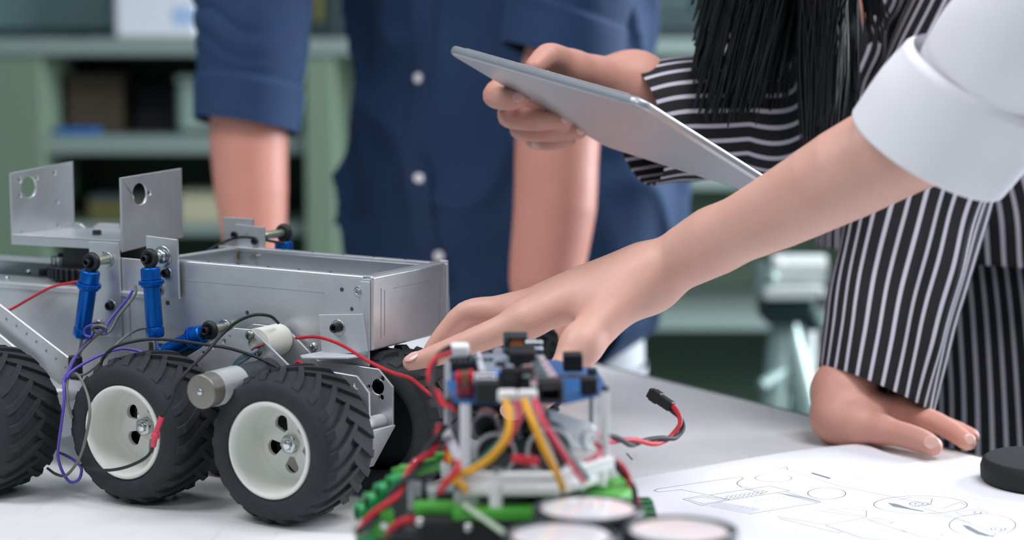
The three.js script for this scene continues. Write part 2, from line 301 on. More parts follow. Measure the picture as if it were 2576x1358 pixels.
function rimParts() {
  const dish = lathe([[.0352, .001], [.0355, -.0012], [.0343, -.0022], [.0322, -.0018], [.0312, .002], [.0306, .012], [.0298, .022], [.0282, .0262], [.0258, .0278], [.0258, .031], [.030, .029], [.0335, .02], [.035, .006]], [0, 0, 0], BACK, 64);
  const s = new THREE.Shape(); s.absarc(0, 0, .0265, 0, Math.PI * 2);
  for (let k = 0; k < 5; k++) { // teardrop openings around the hub
    const a = k / 5 * Math.PI * 2 + .35, c = [Math.cos(a), Math.sin(a)], n = [-c[1], c[0]], P = (r, t) => new THREE.Vector2(c[0] * r + n[0] * t, c[1] * r + n[1] * t), h = new THREE.Path();
    const pts = []; for (let i = 0; i <= 10; i++) { const q = -Math.PI / 2 + i / 10 * Math.PI; pts.push(P(.0172 + .0052 * Math.cos(q), .0058 * Math.sin(q))); } pts.push(P(.0102, .002), P(.0102, -.002)); h.setFromPoints(pts.reverse()); s.holes.push(h);
  }
  const hub = new THREE.ExtrudeGeometry(s, { depth: .003, bevelEnabled: true, bevelSize: .0005, bevelThickness: .0005, bevelOffset: -.0005, bevelSegments: 2, curveSegments: 24 }); hub.translate(0, 0, -.0312);
  return [dish, hub];
}
const TYRE = tyreGeo(), TYRE_BLOCK = tyreGeo(20, true), [RIM_DISH, RIM_HUB] = rimParts();
const NUT = mg([lathe([[.0036, 0], [.0066, 0], [.0072, -.001], [.0072, .006], [.0066, .007], [.0042, .007]].map(([r, t]) => [r, t]), [0, 0, -.0285], FRONT, 6), lathe([[.0078, 0], [.0078, .0012], [0, .0012]], [0, 0, -.0292], FRONT, 20)]);
const STUD = lathe([[.0037, 0], [.0037, .0085], [.003, .0095], [0, .0095]], [0, 0, -.0285], FRONT, 18);
function wheel(p, spin, rimMat, o = {}) {
  const w = new THREE.Group(); w.name = 'wheel'; rover.add(w); w.position.copy(p); w.rotation.set(0, o.steer || 0, 0); if (o.flip) w.rotation.y += Math.PI;
  const sub = (n, g, m) => { const x = mesh(n, g, m, w); x.rotation.z = spin; return x; };
  sub('tyre', o.block ? TYRE_BLOCK : TYRE, M.rubber); sub('rim', [RIM_DISH, RIM_HUB], rimMat); sub('hub_nut', NUT, M.steel); sub('axle_stud', STUD, M.nickel);
  if (o.block) sub('rim_disc', lathe([[0, .04], [.033, .04], [.033, .043], [0, .043]], [0, 0, 0], BACK, 40), rimMat);
  mesh('axle', cyl([0, 0, -.034], [0, 0, -.062], .004), M.steel, w);
  if (o.label) w.userData.label = o.label; return w;
}
wheel(V3(0, WR, 0), .55, M.rimWhite, { label: 'front wheel with cream plastic rim' });
wheel(V3(-.1339, WR, 0), .95, M.rimWhite, { label: 'middle wheel with stained cream plastic rim' });
{ const p = onY(-104, 1072, WR); wheel(V3(p.x, WR, p.z), .3, M.rimWhite, { label: 'rear wheel cut by the picture edge' }); }
wheel(V3(.018, WR, -.166), .2, M.black, { flip: true, block: true, label: 'inner front wheel with black spoked rim and knobbly tyre' });
wheel(V3(-.1339, WR, -.166), .2, M.black, { flip: true, block: true });
// ----- front compartment -----
const BX = { ua: -.186, ub: .0174, va: .102, vb: .2118, yt: .1722, yb: .1154 };
{
  const { ua, ub, va, vb, yt, yb } = BX, t = .0016, lip = .0075, al = M.alu;
  const b = (x0, x1, y0, y1, v0, v1, r = .0007) => tilted(boxUV(box(x1 - x0, y1 - y0, v1 - v0, (x0 + x1) / 2, (y0 + y1) / 2, -(v0 + v1) / 2, r, 2)));
  const roll = (x0, x1, v) => tilted(cyl([x0, yt - .002, -v], [x1, yt - .002, -v], .0022, .0022, 12));
  const chassis = new THREE.Group(); chassis.name = 'front_compartment'; rover.add(chassis);
  mesh('side_wall', [b(ua - .045, ub, yb - .012, yt - .002, va, va + t), roll(ua, ub - .006, va + .0022), b(ua, ub - .004, yt - t, yt, va + .001, va + lip)], al, chassis);
  mesh('side_wall', [b(ua - .02, ub + .004, yb - .004, yt - .001, vb - t, vb), roll(ua, ub, vb - .0022), b(ua, ub, yt - t, yt, vb - lip, vb - .001)], al, chassis);
  const fp = tilted(boxUV(new RoundedBoxGeometry(.004, yt - yb, vb - va - .002, 3, .0019).translate(ub + .0005, (yt + yb) / 2, -(va + vb) / 2)));
  mesh('end_panel', [fp, b(ub - lip, ub + .001, yt - t, yt + .0002, va + .002, vb - .002)], al, chassis);
  mesh('end_panel', [b(ua, ua + t, yb, yt, va, vb), b(ua, ua + lip * .9, yt - t, yt, va + .002, vb - .002)], al, chassis);
  mesh('floor_panel', b(ua, ub, yb, yb + t, va, vb), al, chassis);
  mesh('corner_post', b(ub - .008, ub + .0008, yb, yt - .004, va - .0012, va), al, chassis);
  // scratched frame lines pressed into the end panel and side
  const gm = col(0x9ea4a6, .6, .5);
  for (const [v0, v1, y0, y1] of [[va + .012, va + .0128, yb + .008, yt - .01], [va + .017, va + .0178, yb + .01, yt - .012], [vb - .012, vb - .0112, yb + .006, yt - .012], [va + .03, vb - .025, yt - .0122, yt - .0116]]) mesh('scribed_line', tilted(box(.0004, y1 - y0, v1 - v0, ub + .0026, (y0 + y1) / 2, -(v0 + v1) / 2, .0001)), gm, chassis);
  mesh('scribed_line', tilted(box(ub - ua - .06, .0005, .0003, (ua + ub) / 2 - .01, yt - .0155, -va + .0001, .0001)), gm, chassis);
  for (let i = 0; i < 6; i++) { mesh('rivet_hole', tilted(cyl([ua + .02 + i * .029, yt + .0001, -va - .005], [ua + .02 + i * .029, yt + .0003, -va - .005], .0011, .0011, 10)), M.darkSteel, chassis); mesh('rivet_hole', tilted(cyl([ua + .02 + i * .03, yt + .0001, -vb + .005], [ua + .02 + i * .03, yt + .0003, -vb + .005], .0011, .0011, 10)), M.darkSteel, chassis); }
  // far guard plate past the front corner
  const g1 = onV(1121, 655, vb), g2 = onV(1124, 832, vb);
  mesh('guard_plate', plate([[g1.x - .006, g1.y], [g1.x + .0015, g1.y], [g2.x + .0015, g2.y], [g2.x - .006, g2.y]], -vb - .0005, -vb - .0025), al, rover);
  const g3 = onV(1128, 742, vb + .003), g4 = onV(1131, 812, vb + .003);
  mesh('guard_plate', plate([[g3.x - .006, g3.y], [g3.x, g3.y], [g4.x, g4.y], [g4.x - .006, g4.y]], -vb - .003, -vb - .005), al, rover);
  // fixings on the near wall
  const w = (x, y, r, h, m, ws) => { const p = onV(x, y, va); if (ws) washer(p, FRONT, ws); bolt(p.clone().setZ(-va + .0006), FRONT, r, h, m); };
  w(903, 733, .0026, .0022, M.steel, .0042);
  for (const [x, y, r] of [[860, 728, .0018], [885, 777, .0016], [422, 762, .002], [622, 786, .0018]]) { const p = onV(x, y, va); mesh('drilled_hole', lathe([[r * .95, 0], [r * .95, .0002], [r * .7, .0003], [0, .0001]], p, FRONT, 14), col(0x50585c, .5, .5), rover); }
  { const p = onV(790, 872, va); screwPhillips(p, .0034); }
  { const p = onU(597, 643, ua + t); bolt(p, V3(1, 0, 0), .004, .003, M.brass); washer(p, V3(1, 0, 0), .0055, M.brass); const q = onV(643, 646, vb - t); mesh('pin', cyl(q, q.clone().add(V3(0, 0, .006)), .0022, .0022, 12), M.steel, rover); }
  // angle bracket at the front corner
  const br = new THREE.Group(); br.name = 'angle_bracket'; rover.add(br);
  const up = xyV([[803, 791], [915, 789], [926, 884], [812, 895]], va - .001);
  mesh('upright_leaf', boxUV(plate(up, -va + .0005, -va + .0022)), M.aluMatte, br);
  { const h = onV(812, 883, va).y, lf = [[810, 883], [926, 881], [928, 888], [905, 894], [872, 898], [760, 898], [755, 893]].map(([x, y]) => { const p = onY(x, y, h); return [p.x, Math.min(-p.z, va)]; });
    const g = plate(lf.map(([x, v]) => [x, v]), 0, .0016); g.rotateX(-Math.PI / 2); g.translate(0, h - .0016, 0); mesh('lower_leaf', boxUV(g), M.aluMatte, br); }
  const bp = onV(851, 823, va - .002); washer(bp, FRONT, .006); bolt(bp.clone().setZ(-va + .003), FRONT, .0036, .006, M.darkSteel);
}
// ----- rear chassis -----
const deckY = onV(120, 718, BX.va).y, rearL = onV(-260, 730, BX.va).x, rearR = onV(372, 745, BX.va).x;
{
  const { va, vb, yb } = BX, L = rearR - rearL, cx = (rearL + rearR) / 2, ch = new THREE.Group(); ch.name = 'rear_chassis'; rover.add(ch);
  const bb = (w, h, d, x, y, z, r = .0008) => boxUV(box(w, h, d, x, y, z, r, 2));
  mesh('side_wall', bb(L, deckY - .004 - .06, .0016, cx, (deckY - .004 + .06) / 2, -va), M.alu, ch);
  mesh('side_wall', bb(L, deckY + .006 - .08, .0016, cx, (deckY + .006 + .08) / 2, -vb), M.alu, ch);
  mesh('lid_flange', bb(L, .0042, .003, cx, deckY - .0021, -va + .0012), M.alu, ch);
  mesh('lid_plate', bb(L, .0016, .036, cx, deckY, -va - .017), M.alu, ch);
  mesh('lid_plate', bb(L, .0016, .026, cx, deckY + .006, -vb + .012), M.alu, ch);
  mesh('inner_deck', bb(L, .0016, vb - va, cx, deckY - .012, -(va + vb) / 2), M.darkSteel, ch);
  mesh('end_wall', bb(.0016, .07, vb - va, rearR - .006, deckY - .036, -(va + vb) / 2), M.alu, ch);
  // seam between the boxes
  mesh('seam_strip', bb(.006, .03, .002, onV(322, 800, va).x, onV(322, 800, va).y, -va + .0012), M.alu, ch);
  for (const [x, y] of [[72, 684], [18, 700], [323, 716]]) { const p = onY(x, y, deckY + .001); mesh('rivet', sphere(p, .0022, 10, 6), M.steel, ch); }
}
// ----- turret -----
{
  const vn = .118, tu = new THREE.Group(); tu.name = 'turret_bracket'; rover.add(tu);
  const uL = onV(22, 437, vn).x, uR = onV(300, 448, vn).x;
  const side = (u, corners, holes, name) => { // corners px on plane u
    const pts = corners.map(([x, y]) => { const p = onU(x, y, u); return [-p.z, p.y]; });
    const hs = holes.map(([x, y, r]) => { const p = onU(x, y, u); return [-p.z, p.y, r]; });
    const g = plate(pts, 0, .0022, hs); g.rotateY(Math.PI / 2); g.translate(u, 0, 0);
    return mesh(name, boxUV(g), M.alu, tu);
  };
  side(uL, [[22, 435], [28, 615], [184, 598], [179, 406]], [[68, 470, .0092], [45, 452, .0024], [88, 447, .0018], [47, 491, .0018], [133, 434, .002], [140, 506, .002], [141, 567, .0018], [51, 585, .0014]], 'upright_plate');
  side(uR, [[299, 447], [304, 634], [456, 596], [452, 423]], [[347, 487, .0092], [327, 493, .002], [371, 484, .0022]], 'upright_plate');
  const p0 = onV(30, 590, vn), p1 = onV(304, 604, vn), vf = -onU(184, 598, uL).z, yF = p0.y;
  mesh('front_flange', boxUV(plate([[p0.x, p0.y], [p1.x, p1.y], [p1.x, p1.y - .0085], [p0.x, p0.y - .0085]], -vn, -vn - .002)), M.alu, tu);
  mesh('base_plate', boxUV(box(p1.x - p0.x, .002, vf - vn, (p0.x + p1.x) / 2, (p0.y + p1.y) / 2 - .001, -(vn + vf) / 2)), M.alu, tu);
  const rf = xyV([[160, 598], [190, 560], [203, 562], [211, 568], [220, 578], [232, 576], [240, 566], [250, 561], [302, 563], [302, 610], [160, 606]], vf - .002);
  mesh('rear_flange', boxUV(plate(rf, -vf + .003, -vf + .001)), M.alu, tu);
  const bp = onY(244, 592, yF); bolt(bp, V3(0, 1, 0), .0038, .0045, M.darkSteel, 'bolt', tu);
  // pinion and ring gear
  const gear = (r, n, h, dep) => { const s = new THREE.Shape(); for (let i = 0; i < n; i++) for (const [f, k] of [[0, 1 - dep], [.28, 1 - dep], [.4, 1], [.72, 1], [.86, 1 - dep]]) { const a = (i + f) / n * Math.PI * 2, q = [Math.cos(a) * r * k, Math.sin(a) * r * k]; i === 0 && f === 0 ? s.moveTo(...q) : s.lineTo(...q); } const g = new THREE.ExtrudeGeometry(s, { depth: h, bevelEnabled: true, bevelSize: .0003, bevelThickness: .0004, bevelSegments: 1 }); g.rotateX(-Math.PI / 2); return g; };
  const pc = onY(155, 699, deckY + .0012); const pg = gear(.0089, 14, .0185, .16); pg.translate(pc.x, deckY + .001, pc.z); mesh('pinion_gear', pg, M.steel, rover);
  mesh('pinion_shaft', cyl([pc.x, deckY + .019, pc.z], [pc.x, deckY + .0225, pc.z], .003), M.darkSteel, rover);
  const bc = V3((uL + uR) / 2 + .008, deckY + .004, -(vn + vf) / 2); const bg = gear(.047, 46, .009, .06); bg.translate(bc.x, bc.y, bc.z); mesh('ring_gear', bg, M.black, rover);
  mesh('turntable', cyl([bc.x, deckY - .012, bc.z], [bc.x, yF - .002, bc.z], .034, .034, 40), M.darkSteel, rover);
  const sp = onY(115, 690, deckY + .001); mesh('motor_boss', cyl([sp.x, deckY, sp.z], [sp.x, deckY + .006, sp.z], .006), M.darkSteel, rover);
}
// ----- damper brackets and dampers -----
{
  const va = BX.va;
  mesh('damper_bracket', boxUV(plate(xyV([[229, 607], [303, 610], [313, 848], [237, 842]], va), -va + .0006, -va + .003, hV([[266, 635, .0013]], va))), M.alu, rover);
  mesh('damper_bracket', boxUV(plate(xyV([[379, 591], [457, 601], [462, 750], [406, 747], [381, 690]], va), -va + .0036, -va + .006, hV([[412, 628, .0022]], va))), M.alu, rover);
  for (const [x, y] of [[286, 768], [252, 818]]) { const p = onV(x, y, va); washer(p.clone().setZ(-va + .003), FRONT, .0052); bolt(p.clone().setZ(-va + .004), FRONT, .0034, .0035, M.darkSteel); }
  for (const [x, y] of [[432, 685], [410, 729]]) { const p = onV(x, y, va); washer(p.clone().setZ(-va + .006), FRONT, .005); bolt(p.clone().setZ(-va + .007), FRONT, .0034, .003, M.darkSteel); }
  const damper = (top, bot, rodEnd, wall, o = {}) => {
    const d = new THREE.Group(); d.name = 'damper'; rover.add(d); d.userData.label = 'blue anodised damper';
    const ax = bot.clone().sub(top), L = ax.length(); ax.normalize();
    const k = o.k || 1, at2 = (t) => top.clone().addScaledVector(ax, t * L);
    const P = (list) => list.map(([r, t]) => [r * k, t * L]);
    mesh('cap', lathe(P([[0, 0], [.0065, 0], [.0078, .025], [.0079, .17], [.0079, .18], [0, .18]]), top, ax, 28), M.blueAnod, d);
    const ring = []; for (let i = 0; i < 36; i++) { const a = i / 36 * Math.PI * 2; const g = box(.0012 * k, .062 * L, .0012 * k); g.translate(Math.cos(a) * .0094 * k, .215 * L, Math.sin(a) * .0094 * k); ring.push(g); }
    const rg = mg([new THREE.CylinderGeometry(.0094 * k, .0094 * k, .06 * L, 36).translate(0, .215 * L, 0), ...ring]); rg.applyQuaternion(new THREE.Quaternion().setFromUnitVectors(V3(0, 1, 0), ax)); rg.translate(top.x, top.y, top.z);
    mesh('knurled_ring', rg, M.blueAnod, d);
    const th = [[.0084, .245], [.0084, .275]]; for (let i = 0; i < 22; i++) { th.push([.0068, .275 + i * .0155], [.0064, .283 + i * .0155]); } th.push([.0067, .62], [.0067, .84], [.006, .845], [.006, .855]);
    mesh('threaded_body', lathe(P(th), top, ax, 28), M.blueAnod, d);
    mesh('hex_end', lathe(P([[.0055, .852], [.0073, .856], [.0073, .97], [.0062, 1], [0, 1]]), top, ax, 6), M.blueAnod, d);
    mesh('rod', cyl(bot, bot.clone().addScaledVector(ax, rodEnd), .0019 * k), M.steel, d);
    // rod end eye and hex standoff to the wall
    const eye = top.clone().addScaledVector(ax, -.007 * k);
    const tor = new THREE.TorusGeometry(.0052 * k, .0029 * k, 12, 22); tor.translate(eye.x, eye.y, eye.z); mesh('rod_end', [tor, cyl(eye.clone().addScaledVector(ax, .0045 * k), top.clone().addScaledVector(ax, .001), .0044 * k)], M.black, d);
    const back = eye.clone().setZ(wall), sgn = Math.sign(wall - eye.z);
    mesh('standoff', lathe([[0, 0], [.0036, 0], [.0036, Math.abs(wall - eye.z)], [0, Math.abs(wall - eye.z)]], eye.clone(), V3(0, 0, sgn), 6), col(0xb6b9a4, .35, .8), d);
    bolt(eye.clone().add(V3(0, 0, -sgn * .001)), V3(0, 0, -sgn), .0033 * k, .0065 * k, M.darkSteel, 'bolt', d);
    return { eye, back };
  };
  const v1 = va - .022;
  const S1 = damper(onV(228, 680, v1), onV(205, 849, v1), .03, -va + .002); washer(S1.back.clone().setZ(-va + .003), FRONT, .0062);
  const S2 = damper(onV(378, 672, v1), onV(391, 848, v1), .02, -va + .005); washer(S2.back.clone().setZ(-va + .006), FRONT, .0085);
  mesh('hex_nut', lathe([[0, 0], [.0058, 0], [.0058, .004], [0, .004]], S2.back.clone().setZ(-va + .007), FRONT, 6), M.steel, rover);
  const S3 = damper(onV(512, 838, va - .02), onV(400, 893, va - .02), .02, -va + .002, { k: .95 }); washer(S3.back.clone().setZ(-va + .0008), FRONT, .006);
  // far side pair
  const vb = BX.vb;
  mesh('damper_bracket', plate(xyV([[559, 546], [634, 551], [636, 622], [563, 620]], vb), -vb - .001, -vb - .003), M.alu, rover);
  mesh('damper_bracket', plate(xyV([[597, 563], [670, 571], [670, 622], [600, 618]], vb), -vb + .0028, -vb + .001, hV([[627, 588, .0012]], vb)), M.alu, rover);
  for (const [x, y] of [[590, 591], [641, 607]]) bolt(onV(x, y, vb - .003), FRONT, .003, .002, M.darkSteel);
  damper(onV(714, 606, vb + .03), onV(716, 740, vb + .03), .02, -vb - .003);
}
// ----- bogie -----
{
  const v1 = .062, v2 = .0985, PL = M.alu;
  mesh('bogie_plate', boxUV(plate(xyV([[455, 906], [587, 825], [632, 829], [650, 845], [737, 930], [840, 936], [897, 946], [927, 987], [929, 1060], [900, 1110], [720, 1110], [560, 1010], [470, 960]], v1), -v1, -v1 - .0022,
    hV([[563, 858, .0024], [537, 873, .0022], [510, 888, .0022], [577, 846, .0016], [637, 865, .0052], [897, 970, .003]], v1))), PL, rover);
  mesh('bogie_plate', boxUV(plate(xyV([[560, 870], [640, 814], [715, 822], [738, 840], [802, 905], [860, 913], [955, 927], [992, 972], [992, 1067], [937, 1170], [880, 1170], [700, 1010], [600, 930]], v2), -v2 + .0022, -v2,
    hV([[953, 972, .0064], [965, 951, .0026], [931, 971, .002], [963, 998, .0026]], v2))), PL, rover);
  const q = (x, y, v) => onV(x, y, v);
  // folded lower plate
  { const a = q(929, 1083, v1), b = q(991, 1067, v2), c = q(936, 1169, v2), d = q(873, 1186, v1); const g = new THREE.BufferGeometry(), n = b.clone().sub(a).cross(d.clone().sub(a)).normalize().multiplyScalar(.0016);
    const vs = [a, b, c, d, ...[a, b, c, d].map((p) => p.clone().sub(n))], P = []; for (const f of [[0, 1, 2, 3], [7, 6, 5, 4], [0, 4, 5, 1], [1, 5, 6, 2], [2, 6, 7, 3], [3, 7, 4, 0]]) for (const i of [f[0], f[1], f[2], f[0], f[2], f[3]]) P.push(vs[i].x, vs[i].y, vs[i].z);
    g.setAttribute('position', new THREE.Float32BufferAttribute(P, 3)); g.computeVertexNormals(); mesh('folded_plate', boxUV(g), M.aluMatte, rover); }
  mesh('spacer', cyl(q(905, 1072, v1), q(962, 1058, v2), .0055, .0055, 24), M.aluMatte, rover);
  mesh('roller', lathe([[0, 0], [.0118, 0], [.0122, .001], [.0122, .029], [.0112, .032], [0, .0335]], q(645, 866, v1 + .0025), BACK, 36), M.nylon, rover);
  { const p = q(637, 865, v1); for (const [x, y] of [[629, 843], [648, 884]]) screwPhillips(q(x, y, v1 - .0002), .0038, col(0x9c9a90, .35, .9)); }
  // gear motor
  const f = q(503, 986, -.022), end = f.clone().setZ(-v1); const L = f.z - end.z;
  mesh('gear_motor', lathe([[0, 0], [.0005, .0004], [.0112, .0004], [.0122, .001], [.0125, .002], [.0125, .0135]], f, BACK, 40), M.motorCap, rover, 'grey steel gear motor end');
  mesh('motor_shaft_dot', lathe([[.0022, 0], [.002, .0008], [0, .001]], f, FRONT, 16), M.steel, rover);
  mesh('motor_wrap', lathe([[.01255, .0135], [.0129, .0137], [.0129, .042], [.01255, .0425]], f, BACK, 40), M.silverTape, rover, 'silver tape wrapped round the motor');
  mesh('motor_gearbox', lathe([[.0124, .0422], [.0124, L], [0, L]], f, BACK, 40), col(0x3c4446, .5, .4), rover);
  const mw = (o) => [q(652, 872, v1 - .002), q(640, 885, v1 - .008), q(618, 893 + o, v1 - .012), q(600, 905 + o, v1 - .012), q(588, 920 + o, v1 - .006)];
  mesh('motor_wire', tube(mw(0), .0017, 30), col(0x5d7880, .5), rover); mesh('motor_wire', tube(mw(9), .0017, 30), col(0x5d7880, .5), rover);
  mesh('motor_wire', tube([q(662, 866, v1 - .001), q(646, 873, v1 - .006), q(634, 882, v1 - .006)], .0012, 20), col(0x7a2a22, .5), rover);
  mesh('motor_lead', tube([q(742, 917, v1 + .012), q(752, 910, v1 + .01), q(762, 916, v1 + .01), q(760, 928, v1 + .012)], .0013, 24), M.red, rover);
  // rear rocker: perforated arms
  const vr = .07, holes = [[17, 803], [42, 820], [68, 840], [92, 860], [117, 883], [142, 903], [166, 925]].map(([x, y]) => [x, y, .0016]);
  mesh('rocker_arm', boxUV(plate(xyV([[-60, 718], [0, 766], [176, 902], [186, 940], [150, 968], [90, 925], [-60, 850]], vr), -vr, -vr - .002, hV(holes, vr))), PL, rover);
  mesh('rocker_arm', boxUV(plate(xyV([[-60, 790], [0, 838], [75, 900], [130, 990], [60, 1010], [-60, 900]], vr - .006), -vr + .008, -vr + .006)), PL, rover);
  mesh('pivot_clip', box(.012, .02, .006, ...q(190, 925, vr).toArray(), .002), M.black, rover);
  mesh('cross_rod', cyl(q(150, 1000, .075), q(196, 990, .1), .005), M.aluMatte, rover);
  mesh('lower_arm', boxUV(plate(xyV([[150, 1010], [300, 985], [470, 950], [480, 1000], [300, 1060], [160, 1100]], .09), -.088, -.0905)), M.aluMatte, rover);
}
// ----- loose wiring of the rover -----
{
  const w = (name, pts, r, m, n = 70) => mesh(name, tube(pts.map(([x, y, v]) => onV(x, y, v)), r, n, 8), m, rover);
  w('red_wire', [[-30, 800, .07], [25, 779, .08], [80, 748, .085], [130, 722, .09], [196, 708, .094], [260, 697, .105], [330, 691, .108], [356, 686, .11]], .0011, M.red);
  w('red_wire', [[745, 850, .09], [800, 848, .07], [860, 868, .05], [930, 910, .03], [990, 938, .03], [1030, 950, .035], [1062, 975, .04], [1100, 1008, .04], [1118, 1024, .04]], .00125, M.red);
  w('black_wire', [[700, 812, .08], [676, 794, .06], [640, 792, .05], [595, 810, .045], [560, 840, .04], [520, 885, .02], [470, 935, -.005], [440, 975, -.012], [432, 1005, -.015], [406, 1048, -.016]], .0012, M.blackWire, 90);
  w('black_wire', [[386, 1122, -.015], [372, 1146, -.014], [330, 1170, -.014], [280, 1182, -.013], [230, 1180, -.012], [205, 1170, -.006]], .0012, M.blackWire);
  w('heat_shrink', [[407, 1046, -.016], [402, 1062, -.016], [394, 1084, -.016], [390, 1100, -.016], [386, 1122, -.015]], .0021, M.pink, 30);
  mesh('shrink_knot', sphere(onV(391, 1096, -.016), .0032, 10, 8), M.pink, rover);
  w('black_wire', [[252, 920, .01], [262, 895, .012], [290, 872, .015], [340, 858, .02], [385, 853, .022], [440, 856, .03], [520, 867, .04], [580, 877, .045], [650, 900, .05], [710, 930, .05]], .0012, M.blackWire, 90);
  w('grey_wire', [[180, 945, .03], [215, 940, .03], [262, 900, .04], [305, 855, .06], [345, 830, .08], [370, 824, .09]], .0011, M.grey);
  // tied pair
  w('purple_wire', [[335, 730, .094], [318, 755, .09], [296, 780, .085], [270, 815, .075], [262, 838, .07], [240, 832, .062], [232, 845, .06], [218, 858, .06], [196, 890, .055], [186, 905, .045], [172, 935, .02], [160, 960, .0], [162, 1000, -.005], [155, 1060, -.006], [148, 1110, -.006], [146, 1150, -.004], [160, 1192, .0], [178, 1213, .002], [198, 1206, .004], [205, 1180, .006], [190, 1160, .01], [165, 1145, .015], [148, 1138, .02]], .00115, M.purple, 180);
  w('purple_wire', [[230, 848, .058], [214, 842, .058], [214, 828, .058], [232, 818, .058], [258, 826, .058], [272, 840, .06]], .00115, M.purple, 40);
  w('purple_wire', [[162, 960, .005], [180, 935, .01], [215, 912, .02], [260, 890, .035], [305, 877, .05], [345, 882, .06], [372, 892, .06]], .00115, M.purple, 60);
  w('grey_wire', [[340, 718, .096], [342, 735, .094], [325, 762, .088], [298, 795, .08], [274, 835, .07], [252, 840, .062], [232, 826, .058], [250, 818, .056], [268, 826, .058], [240, 846, .06], [205, 880, .056], [184, 905, .05], [174, 940, .02], [168, 975, 0], [172, 1020, -.004], [182, 1052, -.004]], .00115, M.grey, 140);
  w('grey_wire', [[172, 945, .02], [192, 940, .01], [208, 962, 0], [222, 1000, -.008], [226, 1040, -.014], [218, 1090, -.015], [205, 1140, -.012], [188, 1172, -.006], [165, 1196, .0], [140, 1192, .008], [120, 1178, .016]], .00115, M.grey, 90);
  w('black_wire', [[520, 632, .18], [560, 610, .205], [598, 597, .209], [640, 598, .2095], [680, 606, .215], [715, 612, .225]], .0012, M.blackWire);
}
// ----- front axle unit of the far side -----
{
  const far = new THREE.Group(); far.name = 'far_bogie'; rover.add(far);
  const v = .33, c = onV(1225, 985, v);
  const w = new THREE.Group(); w.name = 'wheel'; rover.add(w); w.position.set(c.x, WR, -v);
  mesh('tyre', TYRE, M.rubber, w); mesh('rim', [RIM_DISH, RIM_HUB], M.black, w); mesh('hub_nut', NUT, M.steel, w);
  const pv = v - .012;
  mesh('perforated_plate', plate(xyV([[1150, 905], [1230, 858], [1300, 838], [1345, 850], [1360, 900], [1300, 935], [1170, 940]], pv), -pv, -pv - .002, hV([[1253, 882, .0042], [1232, 885, .0018], [1266, 868, .0016]], pv)), M.alu, far);
  mesh('cross_tube', cyl(onV(1255, 885, pv + .002), onV(1255, 885, .21).setY(onV(1255, 885, pv).y), .005), M.aluMatte, far);
  bolt(onV(1262, 871, pv - .0002), FRONT, .002, .002, M.steel, 'bolt', far);
}
